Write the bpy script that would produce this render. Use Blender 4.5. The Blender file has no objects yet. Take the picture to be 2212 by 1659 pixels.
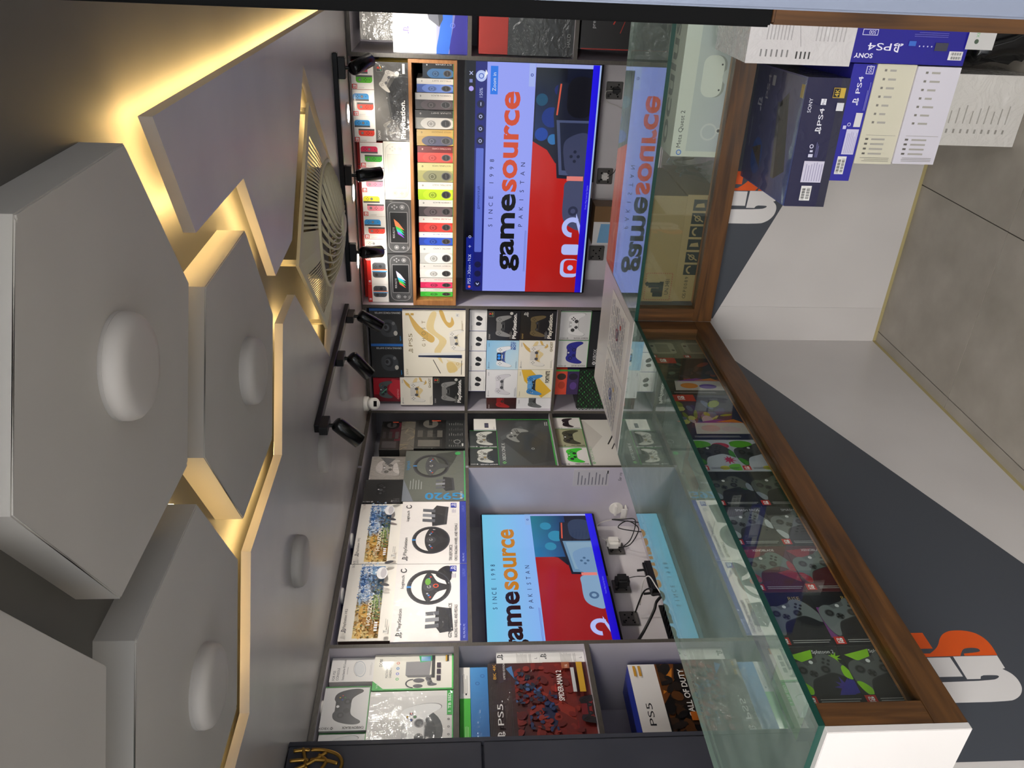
import bpy, bmesh, math, random
from mathutils import Vector, Matrix, geometry
random.seed(7)
S = bpy.context.scene
COL = S.collection
PI = math.pi

# ------------------------------------------------------------------ camera
CAM_H = 1.60
FOCAL_PX = 1716.72
yaw, pitch, roll = math.radians(29.73), math.radians(4.146), math.radians(-0.2896)
fwd = Vector((-math.sin(yaw) * math.cos(pitch), math.cos(yaw) * math.cos(pitch), -math.sin(pitch)))
rgt = Vector((math.cos(yaw), math.sin(yaw), 0))
dwn = fwd.cross(rgt)
r2 = math.cos(roll) * rgt + math.sin(roll) * dwn
d2 = -math.sin(roll) * rgt + math.cos(roll) * dwn
cam_data = bpy.data.cameras.new('camera')
cam = bpy.data.objects.new('camera', cam_data)
COL.objects.link(cam)
cam_data.sensor_width = 36.0
cam_data.sensor_fit = 'HORIZONTAL'
cam_data.lens = FOCAL_PX / 2212 * 36.0
cam_data.clip_start = 0.05
cam_data.clip_end = 60
# the phone was held upright and the picture is stored on its side: image right = down, image up = right
m = Matrix((d2, r2, -fwd)).transposed().to_4x4()
m.translation = Vector((0, 0, CAM_H))
cam.matrix_world = m
S.camera = cam

# ------------------------------------------------------------------ world, large lights, exposure
S.view_settings.view_transform = 'Standard'
S.view_settings.look = 'None'
S.view_settings.gamma = 1.0
S.view_settings.use_curve_mapping = False
S.view_settings.exposure = 0.45
S.cycles.max_bounces = 5
S.cycles.diffuse_bounces = 3
S.cycles.glossy_bounces = 3
S.cycles.transmission_bounces = 4
S.cycles.transparent_max_bounces = 8
S.cycles.use_denoising = True
S.cycles.use_light_tree = False
S.cycles.use_adaptive_sampling = True
S.cycles.adaptive_threshold = 0.1
S.cycles.caustics_reflective = False
S.cycles.caustics_refractive = False
W = bpy.data.worlds.new('mall_hall_ambience')
S.world = W
W.use_nodes = True
W.node_tree.nodes['Background'].inputs[0].default_value = (0.86, 0.93, 1.0, 1)
W.node_tree.nodes['Background'].inputs[1].default_value = 0.72

def area_light(name, loc, target, size, size_y, power, color):
    l = bpy.data.lights.new(name, 'AREA')
    l.shape = 'RECTANGLE'; l.size = size; l.size_y = size_y
    l.energy = power; l.color = color
    o = bpy.data.objects.new(name, l); COL.objects.link(o)
    o.location = loc
    o.rotation_euler = (Vector(target) - Vector(loc)).to_track_quat('-Z', 'Y').to_euler()
    return o
# light from the hall behind the photographer, added as two unseen area lights
area_light('unseen_hall_light', (0.3, -1.75, 2.45), (-0.6, 1.3, 0.0), 2.6, 0.9, 122, (1.0, 0.97, 0.93))
area_light('unseen_hall_light', (-2.4, -1.75, 2.45), (-1.6, 1.3, 0.0), 1.8, 0.9, 28, (1.0, 0.97, 0.93))

def spot(name, loc, target, power, angle, blend, color, radius=0.03, parent=None):
    l = bpy.data.lights.new(name, 'SPOT')
    l.energy = power; l.color = color; l.spot_size = math.radians(angle); l.spot_blend = blend
    l.shadow_soft_size = radius
    o = bpy.data.objects.new(name, l); COL.objects.link(o)
    o.location = loc
    o.rotation_euler = (Vector(target) - Vector(loc)).to_track_quat('-Z', 'Y').to_euler()
    return o

# ------------------------------------------------------------------ materials
def lin(c):
    if isinstance(c, str):
        c = tuple(int(c[i:i + 2], 16) / 255 for i in (0, 2, 4))
    return tuple((x / 12.92 if x <= 0.04045 else ((x + 0.055) / 1.055) ** 2.4) for x in c[:3]) + (1.0,)
MATS = {}
def mat(name, col='808080', rough=0.5, metal=0.0, emit=None, estr=0.0, spec=None, coat=0.0):
    if name in MATS: return MATS[name]
    M = bpy.data.materials.new(name); M.use_nodes = True
    b = M.node_tree.nodes['Principled BSDF']
    b.inputs['Base Color'].default_value = lin(col)
    b.inputs['Roughness'].default_value = rough
    b.inputs['Metallic'].default_value = metal
    if spec is not None: b.inputs['Specular IOR Level'].default_value = spec
    if coat: b.inputs['Coat Weight'].default_value = coat; b.inputs['Coat Roughness'].default_value = 0.08
    if emit is not None:
        b.inputs['Emission Color'].default_value = lin(emit); b.inputs['Emission Strength'].default_value = estr
    MATS[name] = M
    return M
def nd(M, t, **k):
    n = M.node_tree.nodes.new(t)
    for a, v in k.items(): setattr(n, a, v)
    return n
def lk(M, a, b): M.node_tree.links.new(a, b)
def bsdf(M): return M.node_tree.nodes['Principled BSDF']
def noise_mix(M, c1, c2, scale, detail=4, lo=0.35, hi=0.65, stretch=(1, 1, 1), bump=0.0, rough_var=None, dist=0.0):
    """object-space noise between two colours, optionally with bump"""
    tc = nd(M, 'ShaderNodeTexCoord'); mp = nd(M, 'ShaderNodeMapping')
    mp.inputs['Scale'].default_value = stretch
    lk(M, tc.outputs['Object'], mp.inputs['Vector'])
    n = nd(M, 'ShaderNodeTexNoise'); n.inputs['Scale'].default_value = scale
    n.inputs['Detail'].default_value = detail; n.inputs['Distortion'].default_value = dist
    lk(M, mp.outputs[0], n.inputs['Vector'])
    r = nd(M, 'ShaderNodeValToRGB')
    r.color_ramp.elements[0].position = lo; r.color_ramp.elements[1].position = hi
    r.color_ramp.elements[0].color = lin(c1); r.color_ramp.elements[1].color = lin(c2)
    lk(M, n.outputs['Fac'], r.inputs[0]); lk(M, r.outputs[0], bsdf(M).inputs['Base Color'])
    if bump:
        bp = nd(M, 'ShaderNodeBump'); bp.inputs['Strength'].default_value = bump; bp.inputs['Distance'].default_value = 0.004
        lk(M, n.outputs['Fac'], bp.inputs['Height']); lk(M, bp.outputs[0], bsdf(M).inputs['Normal'])
    return n

mat('ceiling_paint', 'c9c4c2', 0.33)
noise_mix(MATS['ceiling_paint'], 'b9b4b3', 'c6c1be', 3.0, 3, 0.3, 0.7, (1, 1, 1), 0.06)
mat('hexagon_paint', 'cbc6c0', 0.55); noise_mix(MATS['hexagon_paint'], 'b9b4ae', 'c4bfb8', 2.0, 3, 0.3, 0.7, (1, 1, 1), 0.05)
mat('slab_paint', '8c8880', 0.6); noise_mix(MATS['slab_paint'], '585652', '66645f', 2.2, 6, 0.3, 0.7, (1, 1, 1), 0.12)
mat('floor_tile', '9a9389', 0.42); noise_mix(MATS['floor_tile'], '8b847a', 'a39c92', 7, 8, 0.25, 0.75, (1, 1, 1), 0.04)
mat('grout', '2e261f', 0.9)
mat('wall_paint', 'b9b6bb', 0.7); noise_mix(MATS['wall_paint'], 'b3b0b5', 'bdbabf', 3, 3)
mat('shelf_edge', '4e4842', 0.5); noise_mix(MATS['shelf_edge'], '47423d', '58524b', 30, 4, 0.3, 0.7, (1, 1, 8))
mat('shelf_inside', 'c0bac3', 0.45); noise_mix(MATS['shelf_inside'], 'bcb6bf', 'c5bfc8', 4, 3)
mat('panel_white', 'd8d3d4', 0.45); noise_mix(MATS['panel_white'], 'd4cfd0', 'dbd6d7', 4, 3)
mat('charcoal_laminate', '3b3c44', 0.4); noise_mix(MATS['charcoal_laminate'], '393a42', '3f4048', 5, 3)
mat('counter_white', 'd9d4d0', 0.28); noise_mix(MATS['counter_white'], 'c6c1be', 'ccc7c4', 3, 2)
mat('counter_grey', '41454d', 0.38); noise_mix(MATS['counter_grey'], '3e424a', '444850', 4, 3)
mat('raw_edge', 'a89a6c', 0.8)
mat('walnut', '6a3f1c', 0.38); noise_mix(MATS['walnut'], '37210e', '66421f', 14, 8, 0.3, 0.72, (1, 1, 1), 0.05, dist=0.4)
mat('walnut_long_y', '6a3f1c', 0.38); noise_mix(MATS['walnut_long_y'], '37210e', '66421f', 9, 8, 0.3, 0.72, (6, 0.5, 6), 0.05, dist=0.5)
mat('walnut_long_x', '6a3f1c', 0.38); noise_mix(MATS['walnut_long_x'], '37210e', '66421f', 9, 8, 0.3, 0.72, (0.5, 6, 6), 0.05, dist=0.5)
mat('walnut_long_z', '6a3f1c', 0.38); noise_mix(MATS['walnut_long_z'], '37210e', '66421f', 9, 8, 0.3, 0.72, (6, 6, 0.5), 0.05, dist=0.5)
mat('oak_frame', 'a06a3c', 0.4); noise_mix(MATS['oak_frame'], '8a5a30', 'ae7846', 9, 6, 0.3, 0.7, (0.5, 6, 6), 0.03)
mat('black_gloss', '0b0b0c', 0.22); mat('black_metal', '111113', 0.35, 0.2); mat('black_plastic', '141415', 0.45)
mat('black_matte', '070708', 0.8, spec=0.15)
mat('white_plastic', 'e8e4dd', 0.35); mat('lamp_white', 'bfb9b3', 0.5); mat('grey_plastic', '55524f', 0.45)
mat('fan_plastic', 'd8cfae', 0.42); mat('gold', 'a8823c', 0.3, 0.85); mat('chrome', 'c8c8c8', 0.15, 1.0)
mat('steel_blue', '6c7384', 0.4, 0.3)
mat('led_warm', 'ffe0a0', 0.5, emit='ffd68a', estr=36.0)
mat('led_soft', 'ffe0a0', 0.5, emit='ffd68a', estr=11.0)
mat('lamp_glow', 'ffffff', 0.5, emit='fff4e2', estr=30.0)
mat('shelf_lamp', 'f0ece4', 0.4)
mat('cable_black', '101010', 0.5); mat('cable_white', 'd8d4cc', 0.5)
mat('desk_white', 'd6d2d4', 0.4)

def attr_mat(name, rough, coat=0.0, wrinkle=0.0, emission=0.0, wscale=18, wdist=.01):
    M = bpy.data.materials.new(name); M.use_nodes = True; MATS[name] = M
    b = bsdf(M); b.inputs['Roughness'].default_value = rough
    a = nd(M, 'ShaderNodeAttribute', attribute_name='Col')
    src = a.outputs['Color']
    lk(M, src, b.inputs['Base Color'])
    if coat: b.inputs['Coat Weight'].default_value = coat; b.inputs['Coat Roughness'].default_value = 0.06
    if wrinkle:
        tc = nd(M, 'ShaderNodeTexCoord'); n = nd(M, 'ShaderNodeTexNoise')
        n.inputs['Scale'].default_value = wscale; n.inputs['Detail'].default_value = 4; n.inputs['Distortion'].default_value = 1.6
        lk(M, tc.outputs['Object'], n.inputs['Vector'])
        bp = nd(M, 'ShaderNodeBump'); bp.inputs['Strength'].default_value = wrinkle; bp.inputs['Distance'].default_value = wdist
        lk(M, n.outputs['Fac'], bp.inputs['Height'])
        lk(M, bp.outputs[0], b.inputs['Coat Normal'])
    if emission:
        lk(M, src, b.inputs['Emission Color']); b.inputs['Emission Strength'].default_value = emission
        b.inputs['Roughness'].default_value = 0.12
        b.inputs['Base Color'].default_value = (0.01, 0.01, 0.01, 1)
        M.node_tree.links.remove(b.inputs['Base Color'].links[0])
    return M
attr_mat('print_card', 0.5, 0.08)
attr_mat('print_gloss', 0.42, 0.3)
attr_mat('print_wrap', 0.5, 0.6, 0.5, wscale=14, wdist=.016)
attr_mat('print_crumple', 0.45, 1.0, 1.0, wscale=17, wdist=.05)
attr_mat('print_screen', 0.15, emission=0.62)
attr_mat('print_matte', 0.75)
MATS['print_screen'].cycles.emission_sampling = 'NONE'

def glass_mat(name, tint, refl=1.0, haze=0.0, rough=0.015):
    """pane of architectural glass: transparent straight through, mirror by Fresnel, a little dust haze"""
    M = bpy.data.materials.new(name); M.use_nodes = True; MATS[name] = M
    nt = M.node_tree; nt.nodes.clear()
    out = nt.nodes.new('ShaderNodeOutputMaterial')
    tr = nt.nodes.new('ShaderNodeBsdfTransparent'); tr.inputs[0].default_value = lin(tint)
    gl = nt.nodes.new('ShaderNodeBsdfGlossy'); gl.inputs['Roughness'].default_value = rough
    gl.inputs[0].default_value = (0.93, 1.0, 0.97, 1)
    geo = nt.nodes.new('ShaderNodeNewGeometry'); dt = nt.nodes.new('ShaderNodeVectorMath'); dt.operation = 'DOT_PRODUCT'
    nt.links.new(geo.outputs['Normal'], dt.inputs[0]); nt.links.new(geo.outputs['Incoming'], dt.inputs[1])
    def mth(op, a, b=None, clamp=False):
        q = nt.nodes.new('ShaderNodeMath'); q.operation = op; q.use_clamp = clamp
        for i, v in enumerate((a, b)):
            if v is None: continue
            if isinstance(v, (int, float)): q.inputs[i].default_value = v
            else: nt.links.new(v, q.inputs[i])
        return q.outputs[0]
    ca = mth('ABSOLUTE', dt.outputs['Value'])
    fr = mth('POWER', mth('SUBTRACT', 1.0, ca, True), 5.0)          # Schlick, the same from both sides of the pane
    fr = mth('ADD', mth('MULTIPLY', fr, 0.957), 0.043)
    class mu: outputs = [mth('MULTIPLY', fr, refl, True)]
    mx = nt.nodes.new('ShaderNodeMixShader')
    nt.links.new(mu.outputs[0], mx.inputs[0]); nt.links.new(tr.outputs[0], mx.inputs[1]); nt.links.new(gl.outputs[0], mx.inputs[2])
    last = mx
    if haze:
        df = nt.nodes.new('ShaderNodeBsdfDiffuse'); df.inputs[0].default_value = lin('b8c8c0')
        tc = nt.nodes.new('ShaderNodeTexCoord'); n = nt.nodes.new('ShaderNodeTexNoise'); n.inputs['Scale'].default_value = 9; n.inputs['Detail'].default_value = 7
        n.inputs['Distortion'].default_value = 1.2
        nt.links.new(tc.outputs['Object'], n.inputs['Vector'])
        mr = nt.nodes.new('ShaderNodeMapRange'); mr.inputs['From Min'].default_value = 0.3; mr.inputs['From Max'].default_value = 0.75
        mr.inputs['To Min'].default_value = haze * 0.6; mr.inputs['To Max'].default_value = haze * 1.4
        nt.links.new(n.outputs['Fac'], mr.inputs['Value'])
        m2 = nt.nodes.new('ShaderNodeMixShader'); nt.links.new(mr.outputs[0], m2.inputs[0])
        nt.links.new(mx.outputs[0], m2.inputs[1]); nt.links.new(df.outputs[0], m2.inputs[2]); last = m2
    nt.links.new(last.outputs[0], out.inputs[0])
    return M
glass_mat('glass_pane', 'f6f9f7', 1.0)
glass_mat('glass_top', 'dbe8e2', 1.5, 0.17)
mat('glass_edge', '053a30', 0.35); mat('glass_edge_pale', 'a9bdb2', 0.3)
mat('clear_film', 'ffffff', 0.05)

# ------------------------------------------------------------------ mesh helpers
def link(o, parent=None):
    COL.objects.link(o)
    if parent is not None: o.parent = parent
    return o
def tag(o, label, cat, group=None):
    o['label'] = label; o['category'] = cat
    if group: o['group'] = group
    return o
def struct(o): o['kind'] = 'structure'; return o
def empty(name, loc=(0, 0, 0), rz=0.0):
    o = bpy.data.objects.new(name, None); COL.objects.link(o); o.location = loc; o.rotation_euler = (0, 0, rz)
    o.empty_display_size = 0.05
    return o
def obj(name, bm, m, parent=None, smooth=False, loc=None):
    me = bpy.data.meshes.new(name)
    bmesh.ops.recalc_face_normals(bm, faces=bm.faces)
    bm.to_mesh(me); bm.free()
    for x in (m if isinstance(m, (list, tuple)) else [m]):
        me.materials.append(MATS[x] if isinstance(x, str) else x)
    if smooth: me.shade_smooth()
    o = bpy.data.objects.new(name, me); link(o, parent)
    if loc is not None: o.location = loc
    return o
def bx(bm, x0, x1, y0, y1, z0, z1, mi=0):
    vs = [bm.verts.new(p) for p in ((x0, y0, z0), (x1, y0, z0), (x1, y1, z0), (x0, y1, z0), (x0, y0, z1), (x1, y0, z1), (x1, y1, z1), (x0, y1, z1))]
    fs = []
    for f in ((3, 2, 1, 0), (4, 5, 6, 7), (0, 1, 5, 4), (1, 2, 6, 5), (2, 3, 7, 6), (3, 0, 4, 7)):
        q = bm.faces.new([vs[i] for i in f]); q.material_index = mi; fs.append(q)
    return vs
def box(name, x0, x1, y0, y1, z0, z1, m, parent=None, bevel=0.0):
    bm = bmesh.new(); bx(bm, x0, x1, y0, y1, z0, z1)
    if bevel: bmesh.ops.bevel(bm, geom=bm.edges[:], offset=bevel, segments=2, affect='EDGES')
    return obj(name, bm, m, parent)
def prism(bm, pts, z0, z1, mi=0):
    """vertical prism over a (possibly concave) plan outline"""
    lo = [bm.verts.new((x, y, z0)) for x, y in pts]; hi = [bm.verts.new((x, y, z1)) for x, y in pts]
    n = len(pts)
    for i in range(n):
        f = bm.faces.new((lo[i], lo[(i + 1) % n], hi[(i + 1) % n], hi[i])); f.material_index = mi
    for t in geometry.tessellate_polygon([[Vector((x, y, 0)) for x, y in pts]]):
        f = bm.faces.new([lo[i] for i in t]); f.material_index = mi
        f = bm.faces.new([hi[i] for i in t]); f.material_index = mi
def tube(bm, path, r, seg=8, closed=False):
    path = [Vector(p) for p in path]; n = len(path); rings = []
    up = Vector((0, 0, 1))
    for i, p in enumerate(path):
        a = path[i - 1] if (i > 0 or closed) else p
        b = path[(i + 1) % n] if (i < n - 1 or closed) else p
        t = (b - a).normalized()
        s = t.cross(up)
        if s.length < 1e-3: s = t.cross(Vector((1, 0, 0)))
        s.normalize(); u = s.cross(t)
        rr = r[i] if isinstance(r, (list, tuple)) else r
        rings.append([bm.verts.new(p + rr * (math.cos(k * 2 * PI / seg) * s + math.sin(k * 2 * PI / seg) * u)) for k in range(seg)])
    m_ = n if closed else n - 1
    for i in range(m_):
        A, B = rings[i], rings[(i + 1) % n]
        for k in range(seg): bm.faces.new((A[k], A[(k + 1) % seg], B[(k + 1) % seg], B[k]))
    if not closed:
        bm.faces.new(rings[0]); bm.faces.new(rings[-1][::-1])
def lathe(bm, prof, seg=32, M=None):
    rings = []
    for r, z in prof:
        if r < 1e-6: rings.append([bm.verts.new((M @ Vector((0, 0, z))) if M else (0, 0, z))])
        else:
            rings.append([bm.verts.new((M @ Vector((r * math.cos(k * 2 * PI / seg), r * math.sin(k * 2 * PI / seg), z))) if M else (r * math.cos(k * 2 * PI / seg), r * math.sin(k * 2 * PI / seg), z)) for k in range(seg)])
    for A, B in zip(rings, rings[1:]):
        for k in range(seg):
            a = [A[k % len(A)], A[(k + 1) % len(A)], B[(k + 1) % len(B)], B[k % len(B)]]
            u = []
            for v in a:
                if v not in u: u.append(v)
            if len(u) > 2: bm.faces.new(u)
def spline(pts, n=6, closed=False):
    P = [Vector(p) for p in pts]; out = []; N = len(P)
    rng = range(N if closed else N - 1)
    for i in rng:
        p0 = P[i - 1] if (i > 0 or closed) else P[i]; p1 = P[i]; p2 = P[(i + 1) % N]
        p3 = P[(i + 2) % N] if (i + 2 < N or closed) else p2
        for k in range(n):
            t = k / n
            out.append(0.5 * ((2 * p1) + (p2 - p0) * t + (2 * p0 - 5 * p1 + 4 * p2 - p3) * t * t + (3 * p1 - p0 - 3 * p2 + p3) * t ** 3))
    if not closed: out.append(P[-1])
    return out

# ------------------------------------------------------------------ flat print (vector artwork on box faces, screens, signs)
_TXT = {}
def text_tris(s, bold=0.0, shear=0.0):
    k = (s, bold, shear)
    if k in _TXT: return _TXT[k]
    c = bpy.data.curves.new('t', 'FONT'); c.body = s; c.size = 1.0; c.resolution_u = 3; c.offset = bold; c.shear = shear
    c.fill_mode = 'FRONT'
    o = bpy.data.objects.new('t', c); COL.objects.link(o)
    dg = bpy.context.evaluated_depsgraph_get()
    me = bpy.data.meshes.new_from_object(o.evaluated_get(dg))
    me.calc_loop_triangles()
    V = [(v.co.x, v.co.y) for v in me.vertices]
    T = [[V[i] for i in t.vertices] for t in me.loop_triangles]
    bpy.data.meshes.remove(me); bpy.data.objects.remove(o); bpy.data.curves.remove(c)
    xs = [p[0] for t in T for p in t] or [0, 1]; ys = [p[1] for t in T for p in t] or [0, 1]
    r = (T, min(xs), max(xs), min(ys), max(ys)); _TXT[k] = r
    return r

def clip_rect(P, x0, y0, x1, y1):
    for ax, lim, sg in ((0, x0, 1), (0, x1, -1), (1, y0, 1), (1, y1, -1)):
        out = []
        for i in range(len(P)):
            a, b = P[i - 1], P[i]
            ia, ib = sg * (a[0][ax] - lim) >= 0, sg * (b[0][ax] - lim) >= 0
            if ia != ib:
                t = (lim - a[0][ax]) / (b[0][ax] - a[0][ax])
                out.append((tuple(a[0][k] + t * (b[0][k] - a[0][k]) for k in (0, 1)), tuple(a[1][k] + t * (b[1][k] - a[1][k]) for k in range(4))))
            if ib: out.append(b)
        P = out
        if not P: return P
    return P

class Art:
    def __init__(s, w, h, turn=0):
        s.turn = turn; s.W, s.H = w, h
        s.w, s.h = (h, w) if turn % 2 else (w, h)
        s.F = []; s.l = 0; s.T = None; s.win = None
    def tr(s, p):
        if s.T is None: return p
        cx, cy, sc, r = s.T; c, q = math.cos(r), math.sin(r)
        return (cx + sc * (p[0] * c - p[1] * q), cy + sc * (p[0] * q + p[1] * c))
    def raw(s, tris, cols):
        s.l += 1
        w = s.win or (0, 0, s.w, s.h)
        for t, cs in zip(tris, cols):
            P = clip_rect(list(zip([s.tr(p) for p in t], cs)), *w)
            if len(P) > 2: s.F.append((P, s.l))
    def poly(s, pts, col):
        c = lin(col)
        if len(pts) == 3: T = [(0, 1, 2)]
        else: T = geometry.tessellate_polygon([[Vector((p[0], p[1], 0)) for p in pts]])
        s.raw([[(pts[i][0], pts[i][1]) for i in t] for t in T], [[c] * 3 for t in T])
    def rect(s, x0, y0, x1, y1, col): s.poly([(x0, y0), (x1, y0), (x1, y1), (x0, y1)], col)
    def grad(s, x0, y0, x1, y1, bl, br, tr_, tl):
        c = [lin(k) for k in (bl, br, tr_, tl)]; p = [(x0, y0), (x1, y0), (x1, y1), (x0, y1)]
        m_ = ((x0 + x1) / 2, (y0 + y1) / 2); cm = tuple(sum(k[i] for k in c) / 4 for i in range(4))
        s.raw([[p[i], p[(i + 1) % 4], m_] for i in range(4)], [[c[i], c[(i + 1) % 4], cm] for i in range(4)])
    def ell(s, cx, cy, rx, ry, col, n=20, rot=0.0):
        c, q = math.cos(rot), math.sin(rot)
        s.poly([(cx + rx * math.cos(a) * c - ry * math.sin(a) * q, cy + rx * math.cos(a) * q + ry * math.sin(a) * c) for a in [2 * PI * i / n for i in range(n)]], col)
    def ring(s, cx, cy, r0, r1, col, n=28, sy=1.0, rot=0.0, a0=0.0, a1=2 * PI):
        c = lin(col); T = []
        f = lambda r, a: (cx + r * math.cos(a) * math.cos(rot) - sy * r * math.sin(a) * math.sin(rot), cy + r * math.cos(a) * math.sin(rot) + sy * r * math.sin(a) * math.cos(rot))
        for i in range(n):
            a, b = a0 + (a1 - a0) * i / n, a0 + (a1 - a0) * (i + 1) / n
            T += [[f(r0, a), f(r1, a), f(r1, b)], [f(r0, a), f(r1, b), f(r0, b)]]
        s.raw(T, [[c] * 3] * len(T))
    def rrect(s, x0, y0, x1, y1, r, col, n=5):
        P = []
        for cx, cy, a in ((x1 - r, y1 - r, 0), (x0 + r, y1 - r, PI / 2), (x0 + r, y0 + r, PI), (x1 - r, y0 + r, 1.5 * PI)):
            P += [(cx + r * math.cos(a + PI / 2 * i / n), cy + r * math.sin(a + PI / 2 * i / n)) for i in range(n + 1)]
        s.poly(P, col)
    def line(s, pts, wd, col):
        c = lin(col); T = []
        for a, b in zip(pts, pts[1:]):
            dx, dy = b[0] - a[0], b[1] - a[1]; L = math.hypot(dx, dy) or 1
            nx, ny = -dy / L * wd / 2, dx / L * wd / 2
            T += [[(a[0] + nx, a[1] + ny), (a[0] - nx, a[1] - ny), (b[0] - nx, b[1] - ny)], [(a[0] + nx, a[1] + ny), (b[0] - nx, b[1] - ny), (b[0] + nx, b[1] + ny)]]
        s.raw(T, [[c] * 3] * len(T))
    def smooth(s, pts, col, n=5): s.poly([(p.x, p.y) for p in spline([(x, y, 0) for x, y in pts], n, True)], col)
    def text(s, t, x, y, h, col, w=None, rot=0, bold=0.0, align='l', shear=0.0):
        """left-bottom at (x, y), capital height h, optional stretch to width w, rot in quarter turns about that point"""
        T, a, b, c, d = text_tris(t, bold, shear); cc = lin(col)
        sy = h / (d - c); sx = (w / (b - a)) if w else sy
        W_ = (b - a) * sx; ox = {'l': 0, 'c': -W_ / 2, 'r': -W_}[align]
        R = rot * PI / 2; cr, sr = math.cos(R), math.sin(R)
        out = []
        for t_ in T:
            q = []
            for px, py in t_:
                u, v = (px - a) * sx + ox, (py - c) * sy
                q.append((x + u * cr - v * sr, y + u * sr + v * cr))
            out.append(q)
        s.raw(out, [[cc] * 3] * len(out))
    def lines(s, x0, y0, x1, y1, n, col, fill=0.4, jit=0.3, rot=False):
        """fine print too small to read"""
        R = random.Random(int(x0 * 1e4) + n); p = (y1 - y0) / n if not rot else (x1 - x0) / n; T = []
        for i in range(n):
            e = 1 - jit * R.random()
            if not rot:
                b = y1 - (i + 1) * p; T.append([(x0, b), (x0 + (x1 - x0) * e, b), (x0 + (x1 - x0) * e, b + p * fill), (x0, b + p * fill)])
            else:
                b = x0 + i * p; T.append([(b, y0), (b + p * fill, y0), (b + p * fill, y0 + (y1 - y0) * e), (b, y0 + (y1 - y0) * e)])
        c = lin(col)
        s.raw([[q[0], q[1], q[2]] for q in T] + [[q[0], q[2], q[3]] for q in T], [[c] * 3] * (2 * n))
    def to_face(s, p):
        x, y = p
        if s.turn == 1: return (s.W - y, x)
        if s.turn == 2: return (s.W - x, s.H - y)
        if s.turn == 3: return (y, s.H - x)
        return (x, y)
    def build(s, name, m, parent, place, step=0.00006, base=0.0005):
        """place(x, y, off) -> local 3D point"""
        V, Fs, C = [], [], []
        for P, l in s.F:
            i = len(V); V += [place(*s.to_face(p[0]), base + step * l) for p in P]; Fs.append(range(i, i + len(P))); C += [p[1] for p in P]
        me = bpy.data.meshes.new(name); me.from_pydata(V, [], [list(f) for f in Fs])
        ca = me.color_attributes.new('Col', 'FLOAT_COLOR', 'CORNER')
        ca.data.foreach_set('color', [k for f in Fs for i in f for k in C[i]])
        me.materials.append(MATS[m])
        o = bpy.data.objects.new(name, me); link(o, parent)
        return o

def colour_mesh(bm, base, faces_col=None):
    L = bm.loops.layers.float_color.new('Col')
    b = lin(base)
    for f in bm.faces:
        c = b
        if faces_col:
            n = f.normal
            for (ax, sg), k in faces_col.items():
                if sg * n[ax] > 0.8: c = lin(k)
        for lp in f.loops: lp[L] = c

WALL = {'B': (3.95, 0.0), 'L': (-2.445, PI / 2)}
def carton(name, label, cat, group, wall, a, b, z0, z1, inset, depth, base, art=None, fin='print_card', faces=None, turn=0, yaw=0.0, tilt=0.0, bevel=0.0015):
    """a printed cardboard box: local front faces -Y, origin at the bottom of the front face"""
    w, h = b - a, z1 - z0
    bm = bmesh.new(); bx(bm, -w / 2, w / 2, 0, depth, 0, h)
    if bevel: bmesh.ops.bevel(bm, geom=bm.edges[:], offset=bevel, segments=1, affect='EDGES')
    bmesh.ops.recalc_face_normals(bm, faces=bm.faces); bm.normal_update()
    colour_mesh(bm, base, faces)
    o = obj(name, bm, fin)
    m_ = (a + b) / 2
    if wall == 'B': o.location = (m_, 3.95 + inset, z0); o.rotation_euler = (tilt, 0, yaw)
    elif wall == 'L': o.location = (-2.445 - inset, m_, z0); o.rotation_euler = (tilt, 0, PI / 2 + yaw)
    elif wall == 'DL': o.location = (inset, m_, z0); o.rotation_euler = (tilt, 0, PI / 2 + yaw)
    elif wall == 'DR': o.location = (m_, inset, z0); o.rotation_euler = (tilt, 0, yaw)
    tag(o, label, cat, group)
    if art:
        A = Art(w, h, turn); art(A)
        A.build('front_print', fin, o, lambda x, y, f: (x - w / 2, -f, y))
    return o
def face_print(o, part, w, h, art, place, fin='print_card', turn=0):
    A = Art(w, h, turn); art(A); return A.build(part, fin, o, place)

# ---- recurring marks
XPAD = [(0, .50), (.25, .50), (.42, .58), (.66, .54), (.84, .34), (.97, -.1), (1.0, -.5), (.93, -.72), (.80, -.72), (.63, -.46), (.45, -.27), (.25, -.22), (0, -.22)]
DPAD = [(0, .46), (.42, .46), (.6, .53), (.8, .47), (.92, .18), (1.0, -.38), (.98, -.68), (.87, -.78), (.73, -.6), (.58, -.3), (.4, -.2), (0, -.2)]
def mirror(H): return H + [(-x, y) for x, y in H[::-1] if x > 1e-6]
def smooth_outline(H): return [(p.x, p.y) for p in spline([(x, y, 0) for x, y in mirror(H)], 4, True)]
XO, DO = smooth_outline(XPAD), smooth_outline(DPAD)
def shade(c, k):
    v = [int(c[i:i + 2], 16) for i in (0, 2, 4)]
    return '%02x%02x%02x' % tuple(max(0, min(255, int(x * k if k <= 1 else x + (255 - x) * (k - 1)))) for x in v)
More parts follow.
